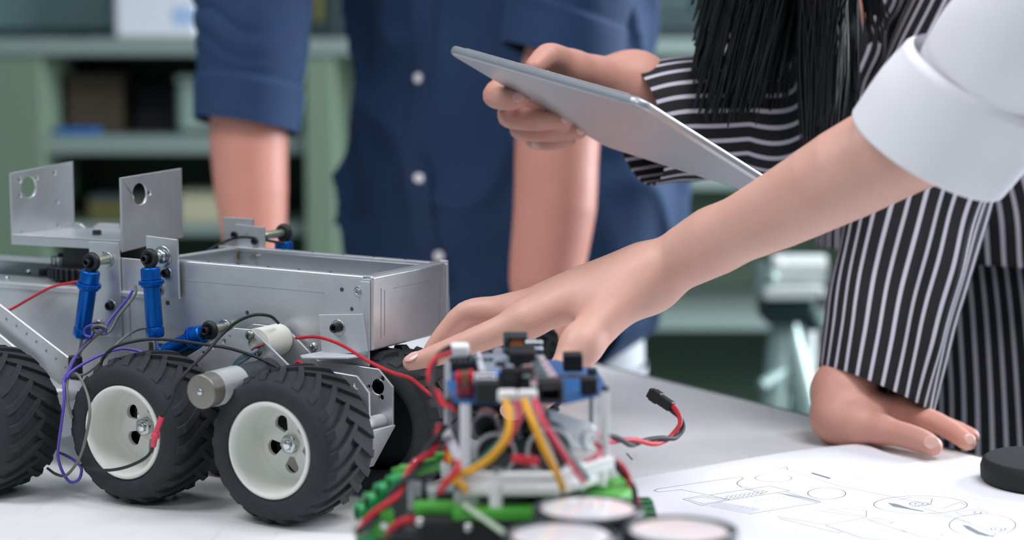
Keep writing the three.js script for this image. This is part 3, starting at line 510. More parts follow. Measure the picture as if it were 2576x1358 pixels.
// ---------- drawing sheet, pencil lead, puck, canisters ----------
{
  const c0 = atHeight(2168, 1127, TABLE), c1 = atHeight(1600, 1209, TABLE);
  const ex = V3(c1.x - c0.x, 0, c1.z - c0.z).normalize(), ey = V3(ex.z, 0, -ex.x); if (ey.z < 0) ey.negate();
  const LW = .36, LH = .42, px = 1500, k = px / LW;
  const cv = document.createElement('canvas'); cv.width = px; cv.height = Math.round(LH * k); const g = cv.getContext('2d');
  g.fillStyle = '#eceef3'; g.fillRect(0, 0, cv.width, cv.height);
  const to = (zx, zy) => { const p = atHeight(1560 + zx / 2.535, 1080 + zy / 2.535, TABLE).sub(c0); return [p.dot(ex) * k, p.dot(ey) * k]; };
  const line = (pts, w = 2, c = '#6d737b', dash = []) => { g.strokeStyle = c; g.lineWidth = w * 1.5; g.setLineDash(dash); g.beginPath(); pts.forEach((p, i) => { const q = to(...p); i ? g.lineTo(...q) : g.moveTo(...q); }); g.stroke(); };
  const ell = (x, y, a, b, w = 2, c = '#666c74') => { const pts = []; for (let i = 0; i <= 60; i++) pts.push([x + a * Math.cos(i / 60 * 6.2832), y + b * Math.sin(i / 60 * 6.2832)]); line(pts, w, c); };
  line([[400, 400], [245, 415], [215, 407], [235, 395], [480, 360], [740, 324], [775, 322], [785, 330], [750, 350], [745, 368], [775, 388], [812, 388]], 2.6, '#7d838b');
  line([[385, 400], [570, 438], [955, 380], [1080, 412], [700, 470], [570, 438]], 2.2);
  line([[400, 462], [520, 440], [700, 470], [520, 505], [400, 462]], 2.2); line([[430, 464], [520, 450], [660, 472], [530, 495], [430, 464]], 1.6);
  for (let i = 0; i < 9; i++) { line([[560 + i * 9, 508 - i * 3], [820 + i * 9, 560 - i * 4]], 1.4, '#999fa6'); line([[1000 + i * 7, 425 + i], [1250 + i * 5, 490 - i * 2]], 1.3, '#999fa6'); line([[640 + i * 28, 452 - i * 4], [668 + i * 28, 470 - i * 4], [690 + i * 28, 440 - i * 4]], 1.6, '#a3a9b0'); }
  line([[820, 560], [1280, 486], [1060, 420]], 2); line([[790, 395], [905, 430], [940, 415], [800, 400]], 2);
  line([[700, 500], [960, 550]], 1.5, '#9ea4aa', [12, 8]); line([[860, 480], [1100, 440]], 1.5, '#9ea4aa', [14, 8]);
  ell(977, 327, 117, 26); ell(1317, 428, 121, 37); ell(1915, 497, 298, 56); ell(1905, 492, 60, 14); ell(1905, 492, 26, 7); ell(2310, 625, 212, 70); ell(2410, 650, 46, 14); ell(2410, 650, 22, 7);
  line([[1000, 270], [1060, 256], [1070, 268], [1020, 276]], 2); line([[1060, 270], [1400, 380], [1700, 440], [1990, 500]], 1.8); line([[1075, 290], [1380, 392], [1690, 452]], 1.6, '#a8adb4', [4, 5]);
  line([[780, 305], [1200, 410], [1560, 520], [1990, 640], [2300, 720]], 1.4, '#b8bdc3', [22, 8, 5, 8]); line([[1310, 225], [1840, 360], [2200, 460], [2576, 560]], 1.5, '#b0b5bc', [26, 10, 6, 10]); line([[2200, 440], [2576, 530]], 1.6, '#b0b5bc', [26, 10]);
  line([[1220, 292], [1340, 330]], 9, '#54595f'); line([[1240, 320], [1420, 350], [1550, 330], [1390, 300]], 1.6); line([[1130, 365], [1220, 355]], 2, '#999fa6', [6, 6]);
  line([[1000, 575], [1310, 625], [1560, 580], [1250, 535]], 2); line([[1010, 585], [1390, 675], [1410, 668]], 2); line([[1310, 628], [1540, 705], [1700, 720]], 2.6, '#777d85'); line([[1560, 582], [1720, 615], [1740, 605], [1600, 575]], 2); line([[1570, 590], [1900, 690], [2050, 720]], 3, '#8a9098');
  line([[1520, 620], [1700, 660]], 3, '#a5abb2', [9, 5, 3, 6]); line([[1690, 655], [1780, 690]], 3, '#a5abb2', [7, 5]); line([[1140, 562], [1280, 548]], 2.5, '#a5abb2', [8, 5, 3, 6]);
  line([[1320, 525], [1570, 575], [1570, 535], [1400, 520]], 1.6); for (let i = 0; i < 5; i++) line([[1340 + i * 40, 520 + i * 10], [1560 + i * 4, 540 + i * 8]], 1.3, '#9ea4aa');
  g.fillStyle = '#83888f'; for (const poly of [[[1705, 485], [1760, 492], [1850, 520], [1940, 538], [1930, 542], [1800, 520], [1740, 510]], [[2180, 622], [2225, 630], [2290, 665], [2400, 702], [2280, 685], [2210, 650]]]) { g.beginPath(); poly.forEach((p, i) => { const q = to(...p); i ? g.lineTo(...q) : g.moveTo(...q); }); g.fill(); }
  line([[1770, 470], [1850, 450], [1990, 460], [1980, 495], [1850, 510]], 1.6); line([[1940, 520], [2170, 590], [2400, 680]], 1.8); line([[1960, 545], [2230, 610]], 1.8); line([[2140, 545], [2290, 525], [2345, 545], [2200, 570], [2140, 545]], 1.6); ell(2280, 545, 22, 7);
  line([[2060, 520], [2170, 480], [2200, 500]], 1.4); line([[1790, 655], [2040, 690], [2060, 680], [1830, 648]], 1.6); line([[2370, 690], [2490, 640], [2576, 650]], 1.5);
  for (let i = 0; i < 90; i++) { const x = rr(1500, 2570), y = rr(430 + (x - 1500) * .1, 700); line([[x, y], [x + rr(8, 26), y + rr(-3, 5)]], rr(1, 2.2), '#999fa6'); }
  for (let i = 0; i < 30; i++) { const x = rr(500, 1300), y = rr(430, 560); line([[x, y], [x + rr(6, 18), y + rr(-3, 3)]], rr(1, 2), '#b8bcc2'); }
  const t = new THREE.CanvasTexture(cv); t.colorSpace = THREE.SRGBColorSpace; t.anisotropy = 8;
  const NX = 48, NY = 48, P = [], U = [], I = [];
  const S = (i, j, dz) => { const a = i / NX, b = j / NY; const lift = .0006 + .0045 * Math.exp(-Math.pow(b / .05, 2)) * Math.exp(-Math.pow((a - .22) / .28, 2)) + .0012 * (1 + noise3(a * 4, b * 3, 5)) * (1 - Math.min(1, b * 1.2)); const p = c0.clone().addScaledVector(ex, a * LW).addScaledVector(ey, b * LH); return [p.x - c0.x, lift + dz, p.z - c0.z, a, 1 - b]; };
  for (const dz of [0.0003, 0]) for (let j = 0; j <= NY; j++) for (let i = 0; i <= NX; i++) { const q = S(i, j, dz); P.push(q[0], q[1], q[2]); U.push(q[3], q[4]); }
  const O = (NX + 1) * (NY + 1), id = (i, j) => j * (NX + 1) + i;
  for (let j = 0; j < NY; j++) for (let i = 0; i < NX; i++) { const a = id(i, j), b = id(i + 1, j), c = id(i + 1, j + 1), d = id(i, j + 1); I.push(a, c, b, a, d, c, O + a, O + b, O + c, O + a, O + c, O + d); }
  const edge = []; for (let i = 0; i < NX; i++) edge.push([id(i, 0), id(i + 1, 0)], [id(i + 1, NY), id(i, NY)]); for (let j = 0; j < NY; j++) edge.push([id(NX, j), id(NX, j + 1)], [id(0, j + 1), id(0, j)]);
  for (const [a, b] of edge) I.push(a, b, O + b, a, O + b, O + a);
  const geo = new THREE.BufferGeometry(); geo.setIndex(I); geo.setAttribute('position', new THREE.Float32BufferAttribute(P, 3)); geo.setAttribute('uv', new THREE.Float32BufferAttribute(U, 2)); geo.computeVertexNormals();
  const sheet = mesh('drawing_sheet', geo, std({ color: 0xffffff, map: t, roughness: .8 }), null); sheet.position.set(c0.x, TABLE + .0003, c0.z);
  tag(sheet, 'large white sheet with a fine pencil line engineering drawing lying on the table', 'drawing');
}
{ const a = atHeight(1577, 1142, TABLE), b = atHeight(1590, 1157, TABLE); const c = a.clone().lerp(b, .5); const m = mesh('pencil_lead', cyl([a.x - c.x, .0007, a.z - c.z], [b.x - c.x, .0007, b.z - c.z], .0006, .0006, 8), col(0x6d7064, .4, .3)); m.position.copy(c); tag(m, 'thin dark broken pencil lead lying on the white table', 'pencil lead'); }
{ const p = atHeight(2640, 1218, TABLE), t = thing('black_puck', 'thick round black puck standing on the drawing at the table corner', 'puck', [p.x, TABLE + .0012, p.z]);
  mesh('puck_body', lathe([[0, 0], [.05, 0], [.053, .003], [.0535, .012], [.052, .0175], [.049, .0195], [0, .0198]], [0, 0, 0], V3(0, 1, 0), 72), M.blackMatte, t); mesh('foot_ring', lathe([[.046, -.0004], [.048, 0], [.044, .0002]], [0, 0, 0], V3(0, 1, 0), 60), M.black, t); }
{
  const ch = .092, spots = [[1480, 1276, 'white topped black canister standing against the green base of the small robot'], [1413, 1345, 'white topped black canister in front of the green robot deck, touching two others'], [1710, 1331, 'white topped black canister standing apart, next to the drawing sheet']];
  for (const [x, y, lab] of spots) {
    const p = atHeight(x, y, TABLE + ch), t = thing('canister', lab, 'canister', [p.x, TABLE + .0012, p.z], 0, 'white topped canisters by the small robot'), r = .0272;
    mesh('canister_body', lathe([[0, 0], [r - .002, 0], [r, .002], [r, ch - .008], [r + .003, ch - .006], [r + .0034, ch - .0015], [r + .0008, ch - .0008], [r - .0006, ch - .001], [r - .0008, ch - .002]], [0, 0, 0], V3(0, 1, 0), 64), col(0x1d282e, .4), t);
    mesh('lid', lathe([[0, ch - .004], [r - .001, ch - .004], [r - .001, ch - .0022], [r - .003, ch - .0015], [0, ch - .0012]], [0, 0, 0], V3(0, 1, 0), 64), phy({ color: 0xf2eeee, roughness: .12, clearcoat: 1, clearcoatRoughness: .05 }), t, 'glossy white lid');
  }
}
// ---------- small green robot ----------
{
  const R0 = at(1300, 1150, 1.13), bot = thing('crawler_robot', 'small green tracked robot with white standoffs, blue circuit board and coloured wires', 'robot', [R0.x, TABLE, R0.z]);
  const Lp = (x, y, d) => at(x, y, d).sub(bot.position);
  // box whose camera-side face spans the pixel rectangle at distance d
  const fb = (x0, x1, y0, y1, d, dz, r = .0008) => { const a = Lp(x0, y1, d), b = Lp(x1, y0, d), z = Lp((x0 + x1) / 2, (y0 + y1) / 2, d).z; return box(b.x - a.x, b.y - a.y, dz, (a.x + b.x) / 2, (a.y + b.y) / 2, z - dz / 2, r, 2); };
  let host = bot; const part = (n, g, m, lab) => mesh(n, g, m, host, lab);
  const parts = (n, gs, m, lab) => gs.map((g) => part(n, g, m, lab));
  const hp = (x, y, h) => atHeight(x, y, TABLE + h).sub(bot.position);
  const slab = (pts, h, th, bev = .0003, holes = []) => { const g = plate(pts.map(([x, y]) => { const p = hp(x, y, h); return [p.x, -p.z]; }), 0, th, holes, bev); g.rotateX(-Math.PI / 2); g.translate(0, h - th, 0); return g; };
  const quad = (a, b, c, d, th) => { const n = b.clone().sub(a).cross(d.clone().sub(a)).normalize().multiplyScalar(th), vs = [a, b, c, d, ...[a, b, c, d].map((p) => p.clone().sub(n))], P = []; for (const f of [[0, 1, 2, 3], [7, 6, 5, 4], [0, 4, 5, 1], [1, 5, 6, 2], [2, 6, 7, 3], [3, 7, 4, 0]]) for (const i of [f[0], f[1], f[2], f[0], f[2], f[3]]) P.push(vs[i].x, vs[i].y, vs[i].z); const g = new THREE.BufferGeometry(); g.setAttribute('position', new THREE.Float32BufferAttribute(P, 3)); g.computeVertexNormals(); return g; };
  const wire = (n, pts, r, m, seg = 40) => part(n, tube(pts.map((p) => Lp(...p)), r, seg, 8), m);
  const twist = (pts, r, n, mA = M.red, mB = M.blackWire, turns = 6) => { // twisted red and black pair
    const c = new THREE.CatmullRomCurve3(pts.map((p) => Lp(...p))), A = [], B = [], fr = c.computeFrenetFrames(90, false);
    for (let i = 0; i <= 90; i++) { const p = c.getPointAt(i / 90), a = i / 90 * Math.PI * 2 * turns, o = fr.normals[i].clone().multiplyScalar(Math.cos(a) * r * 1.02).addScaledVector(fr.binormals[i], Math.sin(a) * r * 1.02); A.push(p.clone().add(o)); B.push(p.clone().sub(o)); }
    part(n, new THREE.TubeGeometry(new THREE.CatmullRomCurve3(A), 120, r, 8), mA); part(n, new THREE.TubeGeometry(new THREE.CatmullRomCurve3(B), 120, r, 8), mB);
  };
  // circuit board
  const HB = .136;
  part('circuit_board', slab([[1128, 980], [1146, 1008], [1424, 1010], [1534, 984], [1502, 930], [1400, 905], [1180, 905], [1118, 940]], HB, .0018), M.pcbBlue, 'blue circuit board'); host = bot.children[bot.children.length - 1];
  parts('header_row', [fb(1124, 1206, 912, 936, 1.165, .008), ...Array.from({ length: 8 }, (_, i) => sphere(Lp(1136 + i * 14, 905, 1.165), .0014, 8, 6))], M.black);
  parts('pin_row', Array.from({ length: 10 }, (_, i) => cyl(Lp(1132 + i * 12, 916, 1.17), Lp(1132 + i * 12, 900, 1.17), .0007, .0007, 6)), M.nickel);
  parts('capacitor_block', [fb(1144, 1162, 938, 966, 1.098, .01, .002), fb(1176, 1192, 934, 962, 1.098, .01, .002)], M.red);
  part('terminal_block', fb(1162, 1176, 938, 972, 1.099, .01), col(0x6d6446, .5)); part('fuse_holder', fb(1146, 1194, 962, 1006, 1.1, .012, .003), col(0x7b1d33, .45));
  part('black_terminal', fb(1196, 1260, 962, 1014, 1.092, .012), M.black); parts('solder_row', Array.from({ length: 12 }, (_, i) => sphere(Lp(1196 + (i % 6) * 10, 944 + Math.floor(i / 6) * 10, 1.1), .0016, 8, 6)), M.nickel);
  part('blue_trimmer', fb(1238, 1258, 936, 950, 1.1, .006), col(0x1a6fd0, .4));
  part('black_relay', fb(1258, 1304, 932, 988, 1.1, .014), M.blackGloss); part('black_relay', fb(1304, 1346, 930, 990, 1.105, .014), M.blackGloss);
  parts('relay_mark', [fb(1316, 1338, 942, 950, 1.1045, .0004), fb(1312, 1332, 918, 925, 1.148, .0004), fb(1306, 1326, 899, 905, 1.158, .0004)], col(0x9fb0ae, .5));
  part('sensor_board', quad(Lp(1208, 936, 1.12), Lp(1300, 932, 1.12), Lp(1270, 888, 1.2), Lp(1192, 892, 1.2), .0014), col(0x8b97a6, .4)); part('sensor_chip', fb(1246, 1272, 912, 926, 1.14, .006), M.black); part('sensor_rail', quad(Lp(1206, 930, 1.118), Lp(1222, 932, 1.118), Lp(1208, 884, 1.2), Lp(1200, 884, 1.2), .002), col(0xc9ccd2, .4));
  part('stack_base', fb(1280, 1348, 886, 962, 1.15, .03), M.black);
  part('coil_housing', [fb(1266, 1328, 846, 854, 1.195, .02, .002), fb(1266, 1328, 875, 896, 1.195, .02, .002), fb(1266, 1281, 850, 880, 1.195, .02, .002), fb(1319, 1328, 850, 880, 1.195, .02, .002)], col(0x20343a, .4));
  parts('copper_coil', [0, 1, 2].map((i) => cyl(Lp(1287 + i * 13, 853, 1.2), Lp(1287 + i * 13, 876, 1.2), 6.4 / F * 1.2, 6.4 / F * 1.2, 14)), M.orange, 'bright copper orange coil');
  part('display_board', quad(Lp(1338, 970, 1.092), Lp(1414, 964, 1.092), Lp(1366, 892, 1.17), Lp(1312, 900, 1.17), .003), col(0xb5aeb2, .5), 'tilted grey display board with red marks');
  { const A = Lp(1338, 970, 1.092), B = Lp(1414, 964, 1.092), C = Lp(1366, 892, 1.17), D = Lp(1312, 900, 1.17), S = (u, v) => A.clone().multiplyScalar((1 - u) * (1 - v)).addScaledVector(B, u * (1 - v)).addScaledVector(C, u * v).addScaledVector(D, (1 - u) * v);
    for (let i = 0; i < 5; i++) part('board_chip', quad(S(.3, .15 + i * .16), S(.68, .15 + i * .16), S(.68, .23 + i * .16), S(.3, .23 + i * .16), -.0016), col(0x5d6b74, .4));
    for (let i = 0; i < 9; i++) { const u = i % 2 ? .85 : .14, v = .1 + i * .09; part('board_led', quad(S(u - .05, v), S(u + .05, v), S(u + .05, v + .04), S(u - .05, v + .04), -.001), col(0xc2505a, .4)); } }
  parts('pin_row', Array.from({ length: 8 }, (_, i) => sphere(Lp(1326 + (i % 4) * 11, 862 + Math.floor(i / 4) * 16, 1.19), .0017, 8, 6)), M.nickel); part('pin_base', fb(1320, 1366, 866, 892, 1.2, .008), M.pcbDark);
  part('display_socket', [fb(1352, 1418, 962, 974, 1.086, .02), fb(1352, 1362, 972, 1012, 1.086, .02), fb(1408, 1418, 972, 1012, 1.086, .02), fb(1352, 1418, 1006, 1014, 1.086, .02), fb(1358, 1412, 966, 1012, 1.1, .006)], M.black);
  part('jack_cube', fb(1417, 1466, 893, 936, 1.17, .016), M.blackMatte); part('jack_cube', fb(1461, 1504, 953, 993, 1.11, .014), M.blackMatte); part('board_button', fb(1478, 1502, 928, 944, 1.16, .008), M.pcbDark); part('board_screw', [cyl(Lp(1522, 990, 1.112), Lp(1522, 972, 1.112), .0024)], M.black);
  part('power_plug', box(.0125, .0085, .014, ...Lp(1156, 880, 1.185).toArray(), .0025, 3), M.white, 'white power plug'); part('plug_base', fb(1134, 1184, 893, 908, 1.18, .012), M.pcbDark);
  parts('wire_plug', [fb(1252, 1301, 984, 1012, 1.074, .008, .0015), fb(1303, 1352, 984, 1012, 1.074, .008, .0015)], M.white, 'white wire plugs');
  host = bot;
  // standoffs and white frame
  const so = (x, y0, y1, d, rp, m = M.white) => part('standoff', cyl(Lp(x, y1, d), Lp(x, y0, d), rp / F * d, rp / F * d, 6), m);
  so(1126, 910, 1095, 1.165, 9, col(0xc9cbd2, .4)); so(1170, 1016, 1195, 1.095, 15, col(0xd5d6dc, .35)); so(1490, 990, 1105, 1.17, 9, col(0xd4d8d8, .25)); so(1522, 985, 1172, 1.108, 12, col(0xdadddd, .3));
  part('white_strut', quad(Lp(1180, 1182, 1.1), Lp(1160, 1190, 1.1), Lp(1112, 1096, 1.14), Lp(1136, 1088, 1.14), .003), col(0xd4d4dc, .5));
  part('white_frame', slab([[1158, 1200], [1166, 1222], [1400, 1222], [1470, 1204], [1545, 1180], [1548, 1150], [1500, 1140], [1420, 1165], [1300, 1180]], .0935, .006, .001), M.white, 'white plastic frame');
  part('frame_lip', quad(Lp(1162, 1224, 1.068), Lp(1402, 1224, 1.068), Lp(1402, 1194, 1.066), Lp(1162, 1194, 1.066), .004), M.white); part('frame_lip', quad(Lp(1402, 1224, 1.068), Lp(1546, 1178, 1.105), Lp(1546, 1150, 1.105), Lp(1402, 1194, 1.066), .004), M.white);
  part('frame_leg', [cyl(Lp(1247, 1286, 1.066), Lp(1247, 1216, 1.066), 17 / F * 1.07, 17 / F * 1.07, 20)], M.white); part('frame_leg', cyl(Lp(1512, 1222, 1.1), Lp(1512, 1180, 1.1), 14 / F * 1.1, 14 / F * 1.1, 18), M.white); part('frame_screw', cyl(Lp(1249, 1196, 1.07), Lp(1249, 1176, 1.07), .003), M.steel);
  // black drums with clear collars
  const drum = (x, y, rp, d, len) => { const c = Lp(x, y, d), r = rp / F * d; part('motor_drum', lathe([[0, 0], [r * .9, 0], [r, .001], [r, len], [0, len]], c, V3(0, 0, -1), 32), M.blackGloss); const to = new THREE.TorusGeometry(r * 1.12, r * .11, 10, 36); to.translate(c.x, c.y, c.z - .003); part('drum_collar', to, phy({ color: 0xdfe4e6, roughness: .25, transmission: .35, thickness: 0 })); };
  drum(1222, 1078, 30, 1.13, .03); drum(1246, 1143, 44, 1.1, .035); drum(1356, 1085, 44, 1.15, .03); drum(1384, 1136, 50, 1.1, .035);
  part('white_motor_bracket', [quad(Lp(1396, 1120, 1.12), Lp(1500, 1128, 1.13), Lp(1500, 1068, 1.15), Lp(1380, 1028, 1.14), .004)], col(0xdfe3e0, .5)); part('inner_bulkhead', fb(1286, 1350, 1105, 1186, 1.14, .004), col(0x7f908c, .5));
  // lower deck
  part('hull', fb(1050, 1402, 1304, 1440, 1.06, .1, .003), M.blackMatte); part('green_deck', [fb(1038, 1160, 1270, 1300, 1.066, .014, .002), fb(1138, 1402, 1282, 1312, 1.058, .016, .002)], M.green, 'green moulded deck'); part('green_bracket', slab([[1435, 1218], [1500, 1196], [1572, 1198], [1590, 1232], [1560, 1252], [1470, 1256]], .083, .007, .0015), M.greenLight); part('green_arm', quad(Lp(1010, 1208, 1.15), Lp(1122, 1180, 1.18), Lp(1122, 1148, 1.18), Lp(1008, 1178, 1.15), .008), M.green); parts('arm_lug', [fb(1004, 1024, 1176, 1200, 1.145, .01), fb(1094, 1122, 1142, 1164, 1.17, .008)], M.greenLight);
  for (const [x, y, d] of [[1046, 1162, 1.16], [1110, 1150, 1.175], [1056, 1312, 1.058], [1178, 1326, 1.056], [1398, 1232, 1.07], [1460, 1230, 1.09]]) part('screw', sphere(Lp(x, y, d), .0028, 12, 8), M.steel);
  { const c = Lp(1038, 1236, 1.11), e = Lp(1142, 1236, 1.11); part('gear_motor', cyl(c, e, 27 / F * 1.11, 27 / F * 1.11, 28), M.steel); part('motor_band', cyl(c.clone().lerp(e, .22), c.clone().lerp(e, .34), 28 / F * 1.11, 28 / F * 1.11, 28), M.black); const c2 = Lp(1330, 1238, 1.1), e2 = Lp(1372, 1240, 1.1); part('gear_motor', cyl(c2, e2, 24 / F * 1.1, 24 / F * 1.1, 28), M.steel); parts('motor_post', [fb(1026, 1044, 1206, 1312, 1.1, .004), fb(1078, 1096, 1230, 1278, 1.08, .004)], M.aluMatte); parts('recess_shade_block', [fb(1046, 1140, 1246, 1276, 1.12, .03), fb(1204, 1460, 1226, 1284, 1.13, .04)], M.blackMatte); }  // solid matte black blocks stand in for the shade inside the deck hollows
  part('grey_socket', [fb(1142, 1204, 1238, 1278, 1.068, .01, .0012), fb(1150, 1196, 1230, 1240, 1.07, .006)], col(0xb5bab8, .5)); part('small_plug', fb(1110, 1136, 1166, 1204, 1.11, .008, .001), M.white); part('ribbon_tie', quad(Lp(1160, 1272, 1.06), Lp(1172, 1266, 1.06), Lp(1284, 1344, 1.02), Lp(1270, 1350, 1.02), .0008), col(0x9fb09a, .5));
  // tracks
  for (const s of [0, 1]) {
    const bx = s ? .075 : -.083, zc = -1.13 - bot.position.z, L = .045, r = .026;
    const sh = new THREE.Shape(); sh.moveTo(-L, 0); sh.lineTo(L, 0); sh.absarc(L, r, r, -Math.PI / 2, Math.PI / 2, false); sh.lineTo(-L, 2 * r); sh.absarc(-L, r, r, Math.PI / 2, Math.PI * 1.5, false);
    const ho = new THREE.Path(); ho.moveTo(-L, .005); ho.lineTo(L, .005); ho.absarc(L, r, r - .005, -Math.PI / 2, Math.PI / 2, false); ho.lineTo(-L, 2 * r - .005); ho.absarc(-L, r, r - .005, Math.PI / 2, Math.PI * 1.5, false); sh.holes.push(ho);
    const g = new THREE.ExtrudeGeometry(sh, { depth: .024, bevelEnabled: true, bevelSize: .0006, bevelThickness: .0006, bevelOffset: -.0006, bevelSegments: 1, curveSegments: 16 }); g.rotateY(Math.PI / 2); g.translate(bx - .012, .0012, zc); part('track_belt', g, M.rubberSmooth);
    for (let i = 0; i < 14; i++) { const gg = box(.022, .003, .005, bx, 2 * r + .0012, zc - L + i * (2 * L / 13)); part('track_rib', gg, i % 2 ? M.greenBright : M.black); }
    for (const k of [-1, 0, 1]) part('track_wheel', lathe([[0, 0], [.02, 0], [.022, .002], [.022, .018], [.02, .02], [0, .02]], [bx - .01, r + .0012, zc + k * L], V3(1, 0, 0), 28), M.greenBright);
    part('track_mount', box(.03, .02, .04, bx * .72, .034, zc, .003), M.green);
  }
  // raised roller chain on the left flank
  for (const [x, y, rp] of [[1000, 1210, 20], [975, 1232, 24], [950, 1258, 26], [925, 1284, 26]]) { const d = 1.13, c = Lp(x, y, d), r = rp / F * d; part('roller', cyl(c.clone().add(V3(-r, 0, .004)), c.clone().add(V3(r, .001, -.004)), r * .9, r * .9, 20), M.greenBright); const t = new THREE.TorusGeometry(r * .98, r * .22, 8, 26); t.rotateY(Math.PI / 2 - .4); t.translate(c.x - r * .6, c.y - .001, c.z); part('rubber_ring', t, M.black); }
  part('flank_panel', quad(Lp(960, 1362, 1.1), Lp(1052, 1350, 1.08), Lp(1034, 1206, 1.12), Lp(1000, 1214, 1.13), .004), M.blackMatte);
  part('flank_rail', quad(Lp(930, 1300, 1.125), Lp(965, 1306, 1.125), Lp(1010, 1226, 1.135), Lp(985, 1214, 1.135), .006), M.greenBright);
  { const c = hp(962, 1320, .05); const g = plate([[-.0062, -.009], [.0062, -.009], [.0062, .0055], [.0045, .0072], [-.0045, .0072], [-.0062, .0055]], 0, .006, [[.001, -.001, .0022]]); const q = Lp(962, 1318, 1.075); g.translate(q.x, q.y, q.z - .008); part('servo_bracket', g, M.green); part('servo_pin', cyl(q.clone().add(V3(.001, -.001, -.006)), q.clone().add(V3(.001, -.001, .0005)), .0021), M.steel); }
  part('lamp_bulb', sphere(Lp(912, 1332, 1.08), .0065, 18, 12), phy({ color: 0xdfe6e2, roughness: .1, transmission: .7, thickness: 0 })); part('bulb_socket', cyl(Lp(900, 1352, 1.08), Lp(940, 1356, 1.08), .006), M.greenBright);
  // link from track to flank (carries the outboard rollers)
  parts('flank_link', [cyl(Lp(930, 1300, 1.13), Lp(1040, 1300, 1.1), .004), cyl(Lp(962, 1335, 1.085), Lp(1052, 1340, 1.08), .004)], M.black);
  // wires
  const d0 = 1.072;
  wire('yellow_wire', [[1272, 1008, d0], [1282, 1050, 1.06], [1276, 1095, 1.055], [1245, 1140, 1.055], [1200, 1175, 1.06], [1160, 1192, 1.066], [1118, 1216, 1.075]], .0021, M.yellow); wire('green_wire', [[1278, 1008, d0], [1280, 1060, 1.066], [1262, 1105, 1.062], [1225, 1145, 1.062], [1175, 1180, 1.07], [1125, 1210, 1.08]], .0016, M.teal);
  wire('yellow_wire', [[1318, 1006, d0], [1340, 1060, 1.058], [1370, 1130, 1.055], [1396, 1180, 1.058], [1418, 1232, 1.062]], .0021, M.yellow); wire('grey_wire', [[1330, 1006, d0], [1352, 1070, 1.064], [1384, 1140, 1.06], [1405, 1200, 1.062], [1414, 1240, 1.064]], .0015, col(0x9aa6a0, .5)); wire('red_wire', [[1344, 1004, d0], [1362, 1050, 1.06], [1398, 1110, 1.056], [1435, 1165, 1.06], [1468, 1212, 1.068]], .0017, M.pink); wire('green_wire', [[1336, 1006, d0], [1372, 1070, 1.07], [1420, 1130, 1.07], [1462, 1180, 1.075], [1480, 1205, 1.08]], .0015, M.teal); wire('red_wire', [[1296, 1008, d0], [1308, 1040, 1.07], [1290, 1085, 1.066], [1275, 1115, 1.07]], .0016, M.pink);
  wire('red_wire', [[1292, 1152, 1.088], [1320, 1156, 1.084], [1352, 1160, 1.088]], .0026, M.red); wire('red_wire', [[1105, 1240, 1.06], [1122, 1214, 1.06], [1150, 1180, 1.062], [1152, 1160, 1.066]], .0019, M.red); wire('orange_wire', [[1140, 1210, 1.07], [1165, 1220, 1.062], [1175, 1238, 1.062]], .0018, M.yellow); wire('orange_wire', [[1118, 1135, 1.12], [1128, 1142, 1.12], [1134, 1168, 1.11]], .0016, M.yellow); wire('red_wire', [[1120, 1120, 1.12], [1124, 1140, 1.12], [1122, 1168, 1.11]], .0014, M.red); wire('red_wire', [[1268, 1245, 1.1], [1300, 1222, 1.1], [1330, 1205, 1.1]], .0016, M.red); wire('red_wire', [[1470, 1165, 1.1], [1500, 1148, 1.1], [1510, 1128, 1.11], [1498, 1115, 1.12]], .0016, M.pink);
  wire('silver_loop', [[1472, 1136, 1.1], [1464, 1112, 1.1], [1470, 1088, 1.1], [1488, 1078, 1.1], [1504, 1086, 1.1]], .0012, M.nickel); wire('silver_loop', [[1484, 1105, 1.1], [1500, 1100, 1.1], [1512, 1108, 1.1]], .0012, M.nickel);
  twist([[1134, 878, 1.18], [1100, 900, 1.17], [1084, 940, 1.16], [1092, 985, 1.15], [1118, 1008, 1.13], [1150, 1024, 1.12]], .0016, 'plug_lead', M.red, M.blackWire, 2);
  twist([[1114, 1070, 1.13], [1090, 1120, 1.12], [1040, 1180, 1.1], [990, 1245, 1.085], [940, 1300, 1.075], [898, 1340, 1.07]], .0018, 'power_lead', M.red, M.blackWire, 2.2);
  twist([[1040, 1296, 1.05], [1010, 1316, 1.04], [978, 1346, 1.04], [960, 1366, 1.04]], .0017, 'power_lead', M.red, M.blackWire, 1);
  twist([[1545, 1158, 1.11], [1570, 1190, 1.11], [1592, 1240, 1.12], [1600, 1270, 1.13]], .0016, 'side_lead', M.red, M.blackWire, 1.3);
  const tail = [[1396, 1056, 1.15], [1440, 1076, 1.16], [1480, 1094, 1.18], [1530, 1102, 1.22], [1580, 1112, 1.26], [1620, 1112, 1.29], [1660, 1108, 1.31], [1695, 1098, 1.33], [1715, 1068, 1.34], [1706, 1042, 1.345], [1690, 1026, 1.35]];
  twist(tail, .0018, 'battery_lead', M.red, M.blackWire, 2.6);
  { const a = Lp(1690, 1024, 1.35), b = Lp(1634, 986, 1.36), c = a.clone().lerp(b, .5), g = box(a.distanceTo(b), .0075, .007, 0, 0, 0, .001, 2), g2 = box(a.distanceTo(b) * .35, .009, .008, -a.distanceTo(b) * .2, 0, 0, .001); const q = new THREE.Quaternion().setFromUnitVectors(V3(1, 0, 0), a.clone().sub(b).normalize()); for (const k of [g, g2]) { k.applyQuaternion(q); k.translate(c.x, c.y, c.z); } part('battery_connector', [g, g2], M.black, 'black plug on the battery lead'); }
  wire('stray_wire', [[1660, 1320, 1.06], [1668, 1340, 1.06], [1690, 1362, 1.06]], .0016, M.pink); wire('stray_wire', [[1690, 1322, 1.06], [1700, 1344, 1.06], [1716, 1364, 1.06]], .0016, M.blackWire);
}
